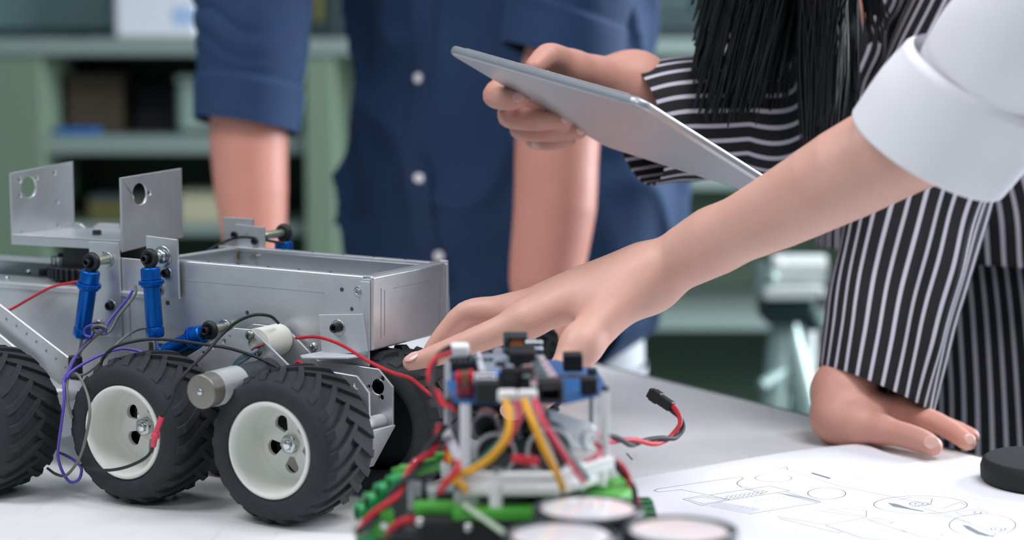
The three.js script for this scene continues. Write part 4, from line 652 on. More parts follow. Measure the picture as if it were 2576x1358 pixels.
// ---------- tablet ----------
const TAB = {};
{
  const A = at(1122, 118, 1.5), B = at(1610, 256, 1.307), D = at(1527, 360, 1.622), ex = B.clone().sub(A), ey = D.clone().sub(A), LX = ex.length(), LY = ey.length(); ex.normalize(); ey.addScaledVector(ex, -ey.dot(ex)).normalize();
  const n = ex.clone().cross(ey).normalize(); // ex, ey, n: n points to the screen side or the back
  const C = A.clone().addScaledVector(ex, LX / 2).addScaledVector(ey, LY / 2), toCam = camera.position.clone().sub(C); const backN = n.clone().multiplyScalar(n.dot(toCam) > 0 ? 1 : -1);
  const t = thing('tablet', 'thin silver tablet computer seen from its back, held over the robots', 'tablet', C); t.quaternion.setFromRotationMatrix(new THREE.Matrix4().makeBasis(ex, ey, n)); t.updateMatrixWorld(true);
  const sgn = n.dot(toCam) > 0 ? 1 : -1, th = .0075, rc = .012;
  const s = new THREE.Shape(), x = LX / 2, y = LY / 2; s.moveTo(-x + rc, -y); s.lineTo(x - rc, -y); s.absarc(x - rc, -y + rc, rc, -Math.PI / 2, 0); s.lineTo(x, y - rc); s.absarc(x - rc, y - rc, rc, 0, Math.PI / 2); s.lineTo(-x + rc, y); s.absarc(-x + rc, y - rc, rc, Math.PI / 2, Math.PI); s.lineTo(-x, -y + rc); s.absarc(-x + rc, -y + rc, rc, Math.PI, Math.PI * 1.5);
  const g = new THREE.ExtrudeGeometry(s, { depth: th * .2, bevelEnabled: true, bevelThickness: th * .4, bevelSize: .0032, bevelOffset: -.0032, bevelSegments: 6, curveSegments: 10 }); g.translate(0, 0, -th * .1);
  mesh('back_shell', g, std({ color: 0xb4b8bd, metalness: .7, roughness: .36 }), t, 'matt silver back shell');
  const sg = new THREE.ExtrudeGeometry(s, { depth: .0006, bevelEnabled: false, curveSegments: 10 }); sg.scale((LX - .007) / LX, (LY - .007) / LY, 1); sg.translate(0, 0, -sgn * (th * .5 + .0001) - .0003);
  mesh('screen_glass', sg, phy({ color: 0x0c0f12, roughness: .05, clearcoat: 1 }), t);
  mesh('bezel', [box(LX - .04, .007, .0005, 0, LY / 2 - .008, -sgn * (th * .5 + .0006)), box(LX - .04, .007, .0005, 0, -LY / 2 + .008, -sgn * (th * .5 + .0006))], M.white, t);
  mesh('camera_lens', cyl([LX / 2 - .02, LY / 2 - .018, sgn * th * .45], [LX / 2 - .02, LY / 2 - .018, sgn * (th * .5 + .0005)], .004, .004, 20), M.blackGloss, t);
  Object.assign(TAB, { A, B, D, C, ex, ey, backN, LX, LY });
}
// ---------- people ----------
const J = (x, y, d, r) => { const p = at(x, y, d); return { p, r }; };
function capsule(p, c) { // distance to a tapered capsule
  const ax = c.b.x - c.a.x, ay = c.b.y - c.a.y, az = c.b.z - c.a.z, px = p.x - c.a.x, py = p.y - c.a.y, pz = p.z - c.a.z;
  let t = (px * ax + py * ay + pz * az) / (ax * ax + ay * ay + az * az + 1e-12); t = t < 0 ? 0 : t > 1 ? 1 : t;
  const dx = px - ax * t, dy = py - ay * t, dz = pz - az * t; return Math.sqrt(dx * dx + dy * dy + dz * dz) - (c.ra + (c.rb - c.ra) * t);
}
const smin = (a, b, k) => { const h = Math.max(k - Math.abs(a - b), 0) / k; return Math.min(a, b) - h * h * k * .25; };
// joints -> a smooth row of tapered capsules
const chain = (js) => {
  if (js.length > 2) { const c = new THREE.CatmullRomCurve3(js.map((j) => j.p), false, 'centripetal'), o = []; for (let i = 0; i < js.length - 1; i++) for (let k = 0; k < 3; k++) { const t = k / 3; o.push({ p: c.getPoint((i + t) / (js.length - 1)), r: js[i].r + (js[i + 1].r - js[i].r) * t }); } o.push(js[js.length - 1]); js = o; }
  return js.slice(1).map((q, i) => ({ a: js[i].p, b: q.p, ra: js[i].r, rb: q.r }));
};
function pack(list) { return list.map((t) => { const caps = Array.isArray(t) ? t : [t], c = V3(0, 0, 0); for (const k of caps) c.add(k.a).add(k.b); c.divideScalar(caps.length * 2); let R = 0; for (const k of caps) R = Math.max(R, c.distanceTo(k.a) + k.ra, c.distanceTo(k.b) + k.rb); return { caps, c, R }; }); }
function rowDist(p, g, lim) { if (p.distanceTo(g.c) - g.R > lim) return 1e9; let e = 1e9; for (const c of g.caps) { const q = capsule(p, c); if (q < e) e = q; } return e; }
// trunk: rows blended softly; fingers: rows blended into the trunk but not into each other
function limbField(trunk, fingers, k = .02, kf = .007) {
  const T = pack(trunk), G = pack(fingers);
  return (p) => { let d = 1e9, far = 1e9; for (const g of T) { const e = rowDist(p, g, Math.min(d, .5) + k); if (e > 1e8) continue; d = d > 1e8 ? e : smin(d, e, k); } let o = d; for (const g of G) { const e = rowDist(p, g, Math.min(o, .5) + kf); if (e > 1e8) continue; o = Math.min(o, smin(d, e, kf)); } return Math.min(o, 1); };
}
function boundsOf(list, pad) { const b = new THREE.Box3(); for (const c of list.flat()) for (const [p, r] of [[c.a, c.ra], [c.b, c.rb]]) { b.expandByPoint(p.clone().addScalar(r + pad)); b.expandByPoint(p.clone().addScalar(-r - pad)); } return b; }
function surface(sdf, bb, h) { // surface nets
  const nx = Math.ceil((bb.max.x - bb.min.x) / h) + 2, ny = Math.ceil((bb.max.y - bb.min.y) / h) + 2, nz = Math.ceil((bb.max.z - bb.min.z) / h) + 2;
  const f = new Float32Array(nx * ny * nz), q = V3(0, 0, 0), B = 6;
  for (let k0 = 0; k0 < nz; k0 += B) for (let j0 = 0; j0 < ny; j0 += B) for (let i0 = 0; i0 < nx; i0 += B) {
    q.set(bb.min.x + (i0 + B / 2) * h, bb.min.y + (j0 + B / 2) * h, bb.min.z + (k0 + B / 2) * h); const c = sdf(q), far = Math.abs(c) > B * h * 1.15;
    for (let k = k0; k < Math.min(nz, k0 + B); k++) for (let j = j0; j < Math.min(ny, j0 + B); j++) for (let i = i0; i < Math.min(nx, i0 + B); i++) f[(k * ny + j) * nx + i] = far ? c : sdf(q.set(bb.min.x + i * h, bb.min.y + j * h, bb.min.z + k * h));
  }
  const vid = new Int32Array(nx * ny * nz).fill(-1), P = [], I = [], at3 = (i, j, k) => (k * ny + j) * nx + i;
  const E = [[0, 1], [2, 3], [4, 5], [6, 7], [0, 2], [1, 3], [4, 6], [5, 7], [0, 4], [1, 5], [2, 6], [3, 7]];
  for (let k = 0; k < nz - 1; k++) for (let j = 0; j < ny - 1; j++) for (let i = 0; i < nx - 1; i++) {
    const v = []; let m = 0; for (let c = 0; c < 8; c++) { v[c] = f[at3(i + (c & 1), j + ((c >> 1) & 1), k + (c >> 2))]; if (v[c] < 0) m |= 1 << c; }
    if (m === 0 || m === 255) continue; let x = 0, y = 0, z = 0, n = 0;
    for (const [a, b] of E) if ((v[a] < 0) !== (v[b] < 0)) { const t = v[a] / (v[a] - v[b]); x += (a & 1) + t * ((b & 1) - (a & 1)); y += ((a >> 1) & 1) + t * (((b >> 1) & 1) - ((a >> 1) & 1)); z += (a >> 2) + t * ((b >> 2) - (a >> 2)); n++; }
    vid[at3(i, j, k)] = P.length / 3; P.push(bb.min.x + (i + x / n) * h, bb.min.y + (j + y / n) * h, bb.min.z + (k + z / n) * h);
  }
  const Q = (a, b, c, d, s) => { if (a < 0 || b < 0 || c < 0 || d < 0) return; s ? I.push(a, b, c, a, c, d) : I.push(a, c, b, a, d, c); };
  for (let k = 1; k < nz - 1; k++) for (let j = 1; j < ny - 1; j++) for (let i = 1; i < nx - 1; i++) {
    const s = f[at3(i, j, k)] < 0;
    if (s !== f[at3(i + 1, j, k)] < 0) Q(vid[at3(i, j - 1, k - 1)], vid[at3(i, j, k - 1)], vid[at3(i, j, k)], vid[at3(i, j - 1, k)], s);
    if (s !== f[at3(i, j + 1, k)] < 0) Q(vid[at3(i - 1, j, k - 1)], vid[at3(i - 1, j, k)], vid[at3(i, j, k)], vid[at3(i, j, k - 1)], s);
    if (s !== f[at3(i, j, k + 1)] < 0) Q(vid[at3(i - 1, j - 1, k)], vid[at3(i, j - 1, k)], vid[at3(i, j, k)], vid[at3(i - 1, j, k)], s);
  }
  const N = new Float32Array(P.length), e = h * .6;
  for (let i = 0; i < P.length; i += 3) { const x = P[i], y = P[i + 1], z = P[i + 2]; q.set(x + e, y, z); let a = sdf(q); q.set(x - e, y, z); a -= sdf(q); q.set(x, y + e, z); let b = sdf(q); q.set(x, y - e, z); b -= sdf(q); q.set(x, y, z + e); let c = sdf(q); q.set(x, y, z - e); c -= sdf(q); const l = Math.hypot(a, b, c) || 1; N[i] = a / l; N[i + 1] = b / l; N[i + 2] = c / l; }
  const g = new THREE.BufferGeometry(); g.setIndex(I); g.setAttribute('position', new THREE.Float32BufferAttribute(P, 3)); g.setAttribute('normal', new THREE.BufferAttribute(N, 3)); return g;
}
// cloth tube: rings along a path; radius(s, th) gives [ra, rb] scale; open mouth rolled inwards at the start
function clothTube(pts, radius, o = {}) {
  const nS = o.n || 60, nT = o.m || 64, c = new THREE.CatmullRomCurve3(pts.map((p) => A3(p)), false, 'centripetal'), L = c.getLength();
  const ref = A3(o.ref || [0, 0, 1]).clone(), P = [], U = [], I = []; const inner = o.inner === undefined ? .035 : o.inner, th = o.th || .0016, rows = [];
  const ring = (s, dr) => { const p = c.getPointAt(Math.min(1, Math.max(0, s))), t = c.getTangentAt(Math.min(1, Math.max(0, s))); const a = ref.clone().addScaledVector(t, -ref.dot(t)).normalize(), b = t.clone().cross(a); if (o.skew) { const k = o.skew(s); p.add(k); }
    for (let j = 0; j <= nT; j++) { const q = j / nT * Math.PI * 2, [ra, rb] = radius(s, q), tilt = o.tilt ? o.tilt(s, q) : 0; const v = p.clone().addScaledVector(a, Math.cos(q) * (ra + dr)).addScaledVector(b, Math.sin(q) * (rb + dr)).addScaledVector(t, tilt); P.push(v.x, v.y, v.z); U.push(j / nT * (o.circ || .35), s * L); } rows.push(0); };
  if (inner > 0) { for (const s of [inner / L, inner / L * .6, inner / L * .25, 0.0015]) ring(s, -th); ring(0, -th * .5); }
  for (let i = 0; i <= nS; i++) ring(i / nS, 0);
  for (let i = 0; i < rows.length - 1; i++) for (let j = 0; j < nT; j++) { const a = i * (nT + 1) + j, b = a + nT + 1; I.push(a, a + 1, b, b, a + 1, b + 1); }
  const g = new THREE.BufferGeometry(); g.setIndex(I); g.setAttribute('position', new THREE.Float32BufferAttribute(P, 3)); g.setAttribute('uv', new THREE.Float32BufferAttribute(U, 2)); g.computeVertexNormals();
  const nrm = g.attributes.normal; for (let i = 0; i < rows.length; i++) { const a = i * (nT + 1), b = a + nT; for (const k of ['X', 'Y', 'Z']) { const m = (nrm['get' + k](a) + nrm['get' + k](b)) / 2; nrm['set' + k](a, m); nrm['set' + k](b, m); } }
  return g;
}
const caster = new THREE.Raycaster();
function hit(x, y, o) { o.updateMatrixWorld(true); caster.set(camera.position, rayDir(x, y).normalize()); const r = caster.intersectObject(o, true)[0]; return r ? { p: r.point.clone(), n: r.face.normal.clone().transformDirection(r.object.matrixWorld) } : null; }
const skinBump = tex(256, 256, (u, v) => { const k = 128 + 60 * pn(u, v, 22, 3) + 40 * pn(u, v, 60, 6) + 24 * noise3(u * 20, v * 120, 2); return [k, k, k]; }, false); skinBump.repeat.set(28, 28);
// skin with faint mottling and fine relief
function skin(geos, base, parent, amt = .05) {
  const g = mg(geos), p = g.attributes.position, uv = g.attributes.uv; for (let i = 0; i < p.count; i++) uv.setXY(i, p.getX(i) * .85 + p.getZ(i) * .6, p.getY(i) * .9 + p.getZ(i) * .5 - p.getX(i) * .25);
  const C = new Float32Array(p.count * 3), b = SRGB(base), red = SRGB(0xc47a68);
  for (let i = 0; i < p.count; i++) { const x = p.getX(i), y = p.getY(i), z = p.getZ(i), n = noise3(x * 45, y * 45, z * 45) * .5 + .5, m = noise3(x * 160 + 9, y * 160, z * 160) * .5 + .5, w = .22 * n * n + .1 * m; C[3 * i] = b.r + (red.r - b.r) * w; C[3 * i + 1] = b.g + (red.g - b.g) * w; C[3 * i + 2] = b.b + (red.b - b.b) * w; }
  g.setAttribute('color', new THREE.BufferAttribute(C, 3));
  return mesh('body', g, phy({ color: 0xffffff, vertexColors: true, bumpMap: skinBump, bumpScale: .00018, roughness: .48, sheen: .15, sheenRoughness: .5 }), parent);
}
const nailM = phy({ color: 0xe4b4a8, roughness: .25, clearcoat: .6 });
function nail(x, y, dirx, diry, len, wid, body, parent) { // dir: pixel direction along the finger
  const h = hit(x, y, body); if (!h) return; const h2 = hit(x + dirx, y + diry, body); const n = h.n, t = (h2 ? h2.p.clone().sub(h.p) : V3(dirx, -diry, 0)).addScaledVector(n, 0); t.addScaledVector(n, -t.dot(n)).normalize();
  const s = n.clone().cross(t), g = new THREE.SphereGeometry(1, 18, 12); g.scale(len / 2, wid / 2, .0012); g.applyMatrix4(new THREE.Matrix4().makeBasis(t, s, n)); const q = h.p.clone().addScaledVector(n, -.0003).sub(parent.position); g.translate(q.x, q.y, q.z); mesh('fingernail', g, nailM, body);
}
function local(geos, o) { return geos.map((g) => { const k = g.clone(); k.translate(-o.position.x, -o.position.y, -o.position.z); return k; }); }
// head with face, neck and a torso core; facing = horizontal unit direction
function headAndCore(head, facing, waist, shoulderL, shoulderR) {
  const f = facing.clone().normalize(), r = V3(-f.z, 0, f.x), H = (a, b, c) => head.clone().addScaledVector(r, a).addScaledVector(V3(0, 1, 0), b).addScaledVector(f, c), cp = (a, b, ra, rb = ra) => ({ a, b, ra, rb });
  const neck = head.clone().add(V3(0, -.13, 0)).addScaledVector(f, -.02), mid = shoulderL.clone().lerp(shoulderR, .5);
  const trunk = [cp(H(0, .035, -.025), H(0, .03, .02), .085, .08), cp(H(0, -.02, .02), H(0, -.075, .05), .068, .045), cp(neck, mid.clone().add(V3(0, .03, 0)), .052, .062), cp(H(0, -.05, -.02), neck, .055, .052), cp(mid.clone().add(V3(0, -.05, 0)), waist, .1, .1), cp(shoulderL, shoulderR, .055)];
  const bits = [[cp(H(0, .015, .1), H(0, -.025, .118), .009, .013)], [cp(H(.08, .012, 0), H(.083, -.03, .004), .011, .009)], [cp(H(-.08, .012, 0), H(-.083, -.03, .004), .011, .009)], [cp(H(-.02, -.058, .088), H(.02, -.058, .088), .007)], [cp(H(-.045, .032, .09), H(.045, .032, .09), .008)]];
  const g = surface(limbField(trunk, bits, .03, .012), boundsOf([...trunk, ...bits], .03), .011);
  const eyes = [-1, 1].map((s) => sphere(H(s * .032, .006, .083), .0125, 14, 10)), iris = [-1, 1].map((s) => sphere(H(s * .032, .006, .0905), .006, 10, 8));
  return { g, eyes, iris, H };
}
function face(o, hc, lipM = col(0xa8605a, .5)) {
  for (const e of local(hc.eyes, o)) mesh('eye', e, M.white, o); for (const e of local(hc.iris, o)) mesh('iris', e, col(0x2a1c14, .3), o);
  for (const g of local([cyl(hc.H(-.021, -.058, .0965), hc.H(.021, -.058, .0965), .0035)], o)) mesh('lips', g, lipM, o);
  for (const g of local([cyl(hc.H(-.048, .036, .0975), hc.H(-.018, .038, .1), .003), cyl(hc.H(.048, .036, .0975), hc.H(.018, .038, .1), .003)], o)) mesh('eyebrow', g, col(0x1a1412, .8), o);
}
function cap(hc, o, m, long) { // hair mass over the skull
  const cp = (a, b, ra, rb = ra) => ({ a, b, ra, rb }), H = hc.H, tr = [cp(H(0, .05, -.03), H(0, .055, .02), .09, .082), cp(H(.05, .03, -.02), H(-.05, .03, -.02), .062), cp(H(0, .0, -.05), H(0, long ? -.12 : -.05, -.06), .078, .06)];
  const sdf = limbField(tr, [], .03), cut = (p) => Math.max(sdf(p), -(p.clone().sub(hc.H(0, -.02, .085)).length() - .072)); mesh('hair', local([surface(cut, boundsOf(tr, .02), .01)], o)[0], m, o);
}
function trousers(o, hip, feet, m, shoeM, w = .085) {
  for (const ft of feet) {
    const g = clothTube([ft.clone().setY(.03), ft.clone().lerp(hip, .5).setY(.48), V3(ft.x * .6 + hip.x * .4, hip.y * .95, ft.z * .6 + hip.z * .4)], (s, q) => { const r = .062 + (w - .062) * s + .003 * noise3(Math.cos(q) * 2, s * 9, Math.sin(q) * 2); return [r, r]; }, { n: 30, m: 40, circ: .45 });
    mesh('trouser_leg', local([g], o)[0], m, o);
    const a = ft.clone().setY(.04), b = ft.clone().add(V3(-.12, 0, .09)).setY(.035); mesh('shoe', local([surface(limbField([{ a, b, ra: .045, rb: .038 }], []), boundsOf([{ a, b, ra: .045, rb: .038 }], .01).intersect(new THREE.Box3(V3(-9, .002, -9), V3(9, 9, 9))), .009)], o)[0], shoeM, o);
  }
}
function weave(c1, c2, rep) { const a = SRGB(c1), b = SRGB(c2); const f = (c) => [c.r, c.g, c.b].map((v) => Math.round(255 * Math.pow(v, 1 / 2.2))); const A = f(a), B = f(b); const t = tex(128, 128, (u, v) => { const k = (0.5 + .5 * Math.sin(u * 128 * 1.57)) * .5 + (.5 + .5 * Math.sin(v * 128 * 1.57)) * .3 + .2 * hash(Math.floor(u * 128), Math.floor(v * 128), 3); return A.map((x, i) => x + (B[i] - x) * k); }); t.repeat.set(rep, rep); return t; }
const navyT = weave(0x0c2a4c, 0x163e68, 30);
const CL = {
  navy: phy({ color: 0xffffff, map: navyT, roughness: .85, sheen: .3, sheenColor: new THREE.Color(0x9fb8dc), sheenRoughness: .5 }),
  white: phy({ color: 0xf0f0f4, roughness: .8, sheen: .2, sheenRoughness: .5 }),
  stripe: null, denim: col(0x2b3440, .85), cream: col(0xc9cdd0, .85), blackCloth: col(0x11171b, .9),
};
{ // woven pin stripes, one period every 13 mm across
  const t = tex(128, 64, (u, v) => { const d = Math.abs(u - .5), e = d < .13 ? 1 : d < .15 ? (.15 - d) / .02 : 0, n = 4 * hash(Math.floor(u * 128), Math.floor(v * 64), 2); const b = [13, 19, 23], w = [196, 192, 204]; return b.map((x, i) => x + (w[i] - x) * e + n); });
  t.repeat.set(1 / .013, 30); CL.stripe = std({ color: 0xffffff, map: t, roughness: .82 });
}
const fold = (s, q, fs, fq, z) => noise3(Math.cos(q) * fq, s * fs, Math.sin(q) * fq + z);
// ----- person in the white shirt, reaching -----
{
  const o = thing('person', 'person in a white shirt with folded cuff, reaching down to touch the rover wheel', 'person', [.85, 0, -.95]);
  const arm = [J(1632, 702, 1.375, .0175), J(1690, 664, 1.362, .0178), J(1800, 606, 1.34, .0218), J(1960, 528, 1.306, .0272), J(2130, 436, 1.272, .0322), J(2300, 346, 1.248, .0345), J(2390, 290, 1.236, .036)];
  const elbow = arm[6], sh = { p: V3(.50, 1.25, -1.06), r: .048 };
  const trunk = [chain(arm), chain([elbow, sh]), { a: arm[0].p.clone().add(V3(.004, 0, -.014)), b: arm[2].p.clone().add(V3(0, 0, -.008)), ra: .0155, rb: .019 }];
  const mI = J(1330, 803, 1.368, .0125), mM = J(1302, 783, 1.392, .0122), mR = J(1305, 786, 1.414, .0115), mP = J(1318, 794, 1.434, .0105);
  const w0 = arm[0].p, wr = (dx, dz, r) => ({ p: w0.clone().add(V3(dx, 0, dz)), r });
  trunk.push(chain([wr(-.004, .006, .0165), J(1480, 742, 1.368, .0152), mI]), chain([wr(-.004, -.004, .0165), J(1470, 728, 1.384, .0152), mM]), chain([wr(-.004, -.012, .0155), J(1470, 732, 1.4, .0145), mR]), chain([wr(-.004, -.02, .014), J(1475, 742, 1.412, .0135), mP]), chain([wr(-.002, .008, .0165), J(1545, 775, 1.352, .0168), J(1462, 868, 1.33, .0142)]));
  const fingers = [
    chain([mI, J(1252, 834, 1.372, .0108), J(1180, 862, 1.377, .0096), J(1095, 894, 1.386, .0083), J(1032, 912, 1.392, .0062)]),
    chain([mM, J(1235, 779, 1.4, .0102), J(1172, 786, 1.407, .0088), J(1118, 840, 1.412, .0078), J(1084, 880, 1.414, .006)]),
    chain([mR, J(1240, 788, 1.425, .0098), J(1182, 798, 1.432, .0084), J(1130, 850, 1.436, .0074), J(1098, 886, 1.438, .0058)]),
    chain([mP, J(1262, 800, 1.445, .0088), J(1212, 812, 1.452, .0075), J(1168, 852, 1.456, .0066), J(1140, 882, 1.458, .0054)]),
    chain([J(1462, 868, 1.33, .0138), J(1425, 925, 1.322, .012), J(1374, 986, 1.322, .0104), J(1318, 1020, 1.326, .0095), J(1284, 1032, 1.33, .0074)]),
  ];
  const sdf = limbField(trunk, fingers, .02, .009), all = [...trunk, ...fingers];
  const g = surface(sdf, boundsOf(all, .006), .0028);
  const hc = headAndCore(V3(.62, 1.52, -1.02), V3(-1, 0, -.35), V3(1.0, .98, -.88), V3(.56, 1.27, -1.1), V3(.72, 1.27, -.87));
  const lh = [{ p: V3(.97, 1.0, -.63), r: .032 }, { p: V3(1.0, .86, -.6), r: .026 }, { p: V3(1.01, .79, -.6), r: .021 }], lk = (dx, L, r) => chain([{ p: V3(1.01 + dx * .5, .745, -.6), r: r * 1.2 }, { p: V3(1.01 + dx, .71 - L * .1, -.605), r: r * 1.1 }, { p: V3(1.0 + dx, .7 - L * .55, -.6), r }, { p: V3(.985 + dx, .7 - L, -.595), r: r * .8 }]);
  const lt = [chain(lh), chain([lh[2], { p: V3(1.04, .72, -.605), r: .014 }]), chain([lh[2], { p: V3(1.0, .715, -.605), r: .014 }])], lf = [lk(.03, .06, .008), lk(.01, .075, .009), lk(-.009, .08, .009), lk(-.027, .07, .009), chain([{ p: V3(1.0, .77, -.59), r: .014 }, { p: V3(.975, .73, -.57), r: .011 }, { p: V3(.965, .69, -.565), r: .0085 }])];
  const gl = surface(limbField(lt, lf, .018, .007), boundsOf([...lt, ...lf], .006), .0045);
  const body = skin(local([g, gl, hc.g], o), 0xdfaf9d, o);
  face(o, hc); cap(hc, o, col(0x15110f, .5), false);
  nail(1036, 896, -22, 9, .013, .0085, body, o); nail(1272, 1032, -14, 4, .011, .010, body, o);
  // sleeve with folded cuff
  const Pm = at(2338, 382, 1.228), Pc = at(2452, 232, 1.205), Pu = at(2585, 60, 1.165);
  const sl = clothTube([Pm.clone().lerp(Pc, .12), Pc, Pu, sh.p.clone().add(V3(.02, .01, 0)), V3(.62, 1.3, -1.0)], (s, q) => { const r = .0435 + .024 * s + .004 * fold(s, q, 14, 1.4, 3); return [r, r * .98]; }, { n: 70, m: 72, ref: [0, 0, 1], inner: 0 });
  const slv = mesh('sleeve', local([sl], o)[0], CL.white, o);
  const ax = Pc.clone().sub(Pm).normalize();
  const cu = clothTube([Pm, Pm.clone().lerp(Pc, .4), Pm.clone().lerp(Pc, .85), Pm.clone().lerp(Pc, 1.25)], (s, q) => { const r = .0535 + .001 * Math.sin(s * 3.1) + .0016 * fold(s, q, 2, 1.2, 8) + (s > .93 ? -.003 * (s - .93) / .07 : 0); return [r * 1.0, r * 1.04]; }, { n: 40, m: 80, ref: [0, 0, 1], inner: .05, th: .003, tilt: (s, q) => .006 * Math.sin(q) });
  mesh('folded_cuff', local([cu], o)[0], CL.white, slv, 'wide folded white cuff');
  const tor = clothTube([V3(1.06, .82, -.86), V3(.95, 1.0, -.9), V3(.76, 1.17, -.96), V3(.68, 1.3, -.98), V3(.64, 1.37, -1.0)], (s, q) => { const e = s > .8 ? 1 - (s - .8) / .2 * .66 : 1, r = (.165 + .02 * Math.sin(s * 3)) * e + .005 * fold(s, q, 8, 2, 1); return [r, r * .72]; }, { n: 40, m: 60, ref: [.3, 0, 1], circ: 1 });
  mesh('shirt', local([tor], o)[0], CL.white, o);
  const rs = clothTube([V3(.98, .96, -.62), V3(.93, 1.1, -.7), V3(.83, 1.26, -.81), V3(.7, 1.3, -.93)], (s, q) => { const r = .05 + .026 * s + .003 * fold(s, q, 12, 1.5, 6); return [r, r]; }, { n: 30, m: 40, inner: .02 }); mesh('sleeve', local([rs], o)[0], CL.white, o);
  trousers(o, V3(1.06, .9, -.86), [V3(1.12, 0, -1.0), V3(1.18, 0, -.76)], CL.denim, M.black, .1);
}
// ----- person in the striped suit with the tablet -----
{
  const o = thing('person', 'long haired person in a black suit with white pin stripes holding the tablet', 'person', [.5, 0, -1.95]);
  // hand under the tablet
  const fore = [J(1596, 212, 1.635, .0185), J(1660, 225, 1.65, .021), J(1780, 262, 1.675, .027), J(1960, 300, 1.70, .034)], elbowR = fore[3], shR = { p: at(2190, -190, 1.83), r: .045 };
  const mI = J(1352, 200, 1.615, .0125), mM = J(1372, 238, 1.64, .0125), mR = J(1400, 272, 1.66, .0118), mP = J(1430, 300, 1.675, .011), w = fore[0];
  const tr1 = [chain(fore), chain([elbowR, shR]), chain([w, J(1470, 205, 1.63, .0155), mI]), chain([w, J(1480, 222, 1.648, .015), mM]), chain([w, J(1490, 236, 1.664, .0145), mR]), chain([w, J(1500, 248, 1.676, .0135), mP]), chain([w, J(1510, 188, 1.6, .0165), J(1440, 172, 1.575, .0145)])];
  const f1 = [
    chain([mI, J(1290, 214, 1.585, .0115), J(1246, 240, 1.555, .0108), J(1284, 250, 1.54, .0092), J(1312, 249, 1.542, .007)]),
    chain([mM, J(1310, 268, 1.61, .0112), J(1282, 292, 1.578, .0104), J(1350, 302, 1.562, .0092), J(1424, 303, 1.575, .0072)]),
    chain([mR, J(1340, 308, 1.635, .0105), J(1310, 324, 1.6, .0098), J(1384, 332, 1.584, .0086), J(1458, 331, 1.59, .0068)]),
    chain([mP, J(1375, 334, 1.655, .0095), J(1344, 350, 1.62, .0088), J(1390, 356, 1.602, .0078), J(1432, 350, 1.602, .0064)]),
    chain([J(1440, 172, 1.575, .0145), J(1408, 152, 1.56, .0125), J(1378, 142, 1.545, .0112), J(1345, 168, 1.53, .0085)]),
  ];
  const g1 = surface(limbField(tr1, f1, .02, .008), boundsOf([...tr1, ...f1], .006), .0034);
  // hand on the table
  const fl = [J(2118, 980, 1.652, .0195), J(2180, 880, 1.662, .021), J(2250, 700, 1.675, .026), J(2310, 520, 1.69, .031), J(2345, 380, 1.7, .034)], shL = { p: at(2560, -150, 1.76), r: .045 }, wl = fl[0];
  const nI = J(2262, 1028, 1.642, .0118), nM = J(2266, 1036, 1.66, .012), nR = J(2268, 1044, 1.678, .0112), nP = J(2266, 1052, 1.694, .0105);
  const tr2 = [chain(fl), chain([fl[4], shL]), chain([wl, J(2092, 1052, 1.628, .0182), J(2130, 1072, 1.62, .0165)]), chain([wl, J(2165, 1030, 1.632, .0165), nI]), chain([wl, J(2170, 1030, 1.65, .016), nM]), chain([wl, J(2172, 1036, 1.668, .0152), nR]), chain([J(2110, 1050, 1.66, .0165), J(2170, 1045, 1.68, .014), nP]), chain([J(2110, 1058, 1.628, .017), J(2165, 1072, 1.614, .0142), J(2215, 1080, 1.604, .0126)])];
  const f2 = [
    chain([nI, J(2305, 1044, 1.632, .0102), J(2354, 1062, 1.62, .0096), J(2400, 1088, 1.602, .0086), J(2434, 1112, 1.582, .0077)]),
    chain([nM, J(2360, 1068, 1.63, .0096), J(2408, 1084, 1.622, .0086), J(2444, 1098, 1.612, .0074)]), chain([nR, J(2352, 1066, 1.655, .009), J(2396, 1078, 1.645, .0082), J(2428, 1088, 1.632, .007)]), chain([nP, J(2330, 1068, 1.675, .0082), J(2366, 1074, 1.666, .0072), J(2394, 1080, 1.655, .0062)]),
    chain([J(2215, 1080, 1.604, .0126), J(2255, 1090, 1.594, .0112), J(2292, 1100, 1.583, .0108), J(2325, 1112, 1.572, .0102), J(2346, 1122, 1.563, .0086)]),
  ];
  const g2 = surface(limbField(tr2, f2, .015, .005), boundsOf([...tr2, ...f2], .006), .0034);
  const hc = headAndCore(at(2330, -640, 1.82), V3(-.75, 0, .66), V3(.5, .98, -2.0), shR.p.clone().add(V3(.03, -.02, -.1)), shL.p.clone().add(V3(-.03, -.02, -.17)));
  const body = skin(local([g1, g2, hc.g], o), 0xd79f8e, o); face(o, hc);
  nail(1304, 244, 10, 0, .011, .009, body, o); nail(1424, 298, 12, 1, .011, .0085, body, o); nail(1462, 327, 12, 2, .010, .0078, body, o); nail(2342, 1112, 14, 6, .013, .0115, body, o); nail(2440, 1104, 8, 5, .011, .009, body, o); nail(1346, 362, 12, 2, .009, .008, body, o);
  // suit
  const st = CL.stripe, part = (n, g, m = st, lab) => mesh(n, local([g], o)[0], m, o, lab);
  part('sleeve', clothTube([at(1606, 316, 1.628), at(1690, 300, 1.645), at(1820, 292, 1.67), at(1950, 285, 1.70), at(2040, 170, 1.75), at(2110, 0, 1.79), shR.p.clone().add(V3(.01, 0, 0))], (s, q) => { const r = .0535 + .006 * Math.sin(s * 2.6) + .005 * fold(s, q, 10, 1.5, 2) * Math.min(1, s * 5) + .0022 * Math.sin(s * 40 + 3 * Math.cos(q)) * Math.max(0, Math.min(1, (s - .15) * 5)); return [r * .72, r]; }, { n: 110, m: 96, ref: [0, 0, 1], circ: .338, inner: .05, tilt: (s, q) => (1 - s) * .004 * Math.sin(q) }));
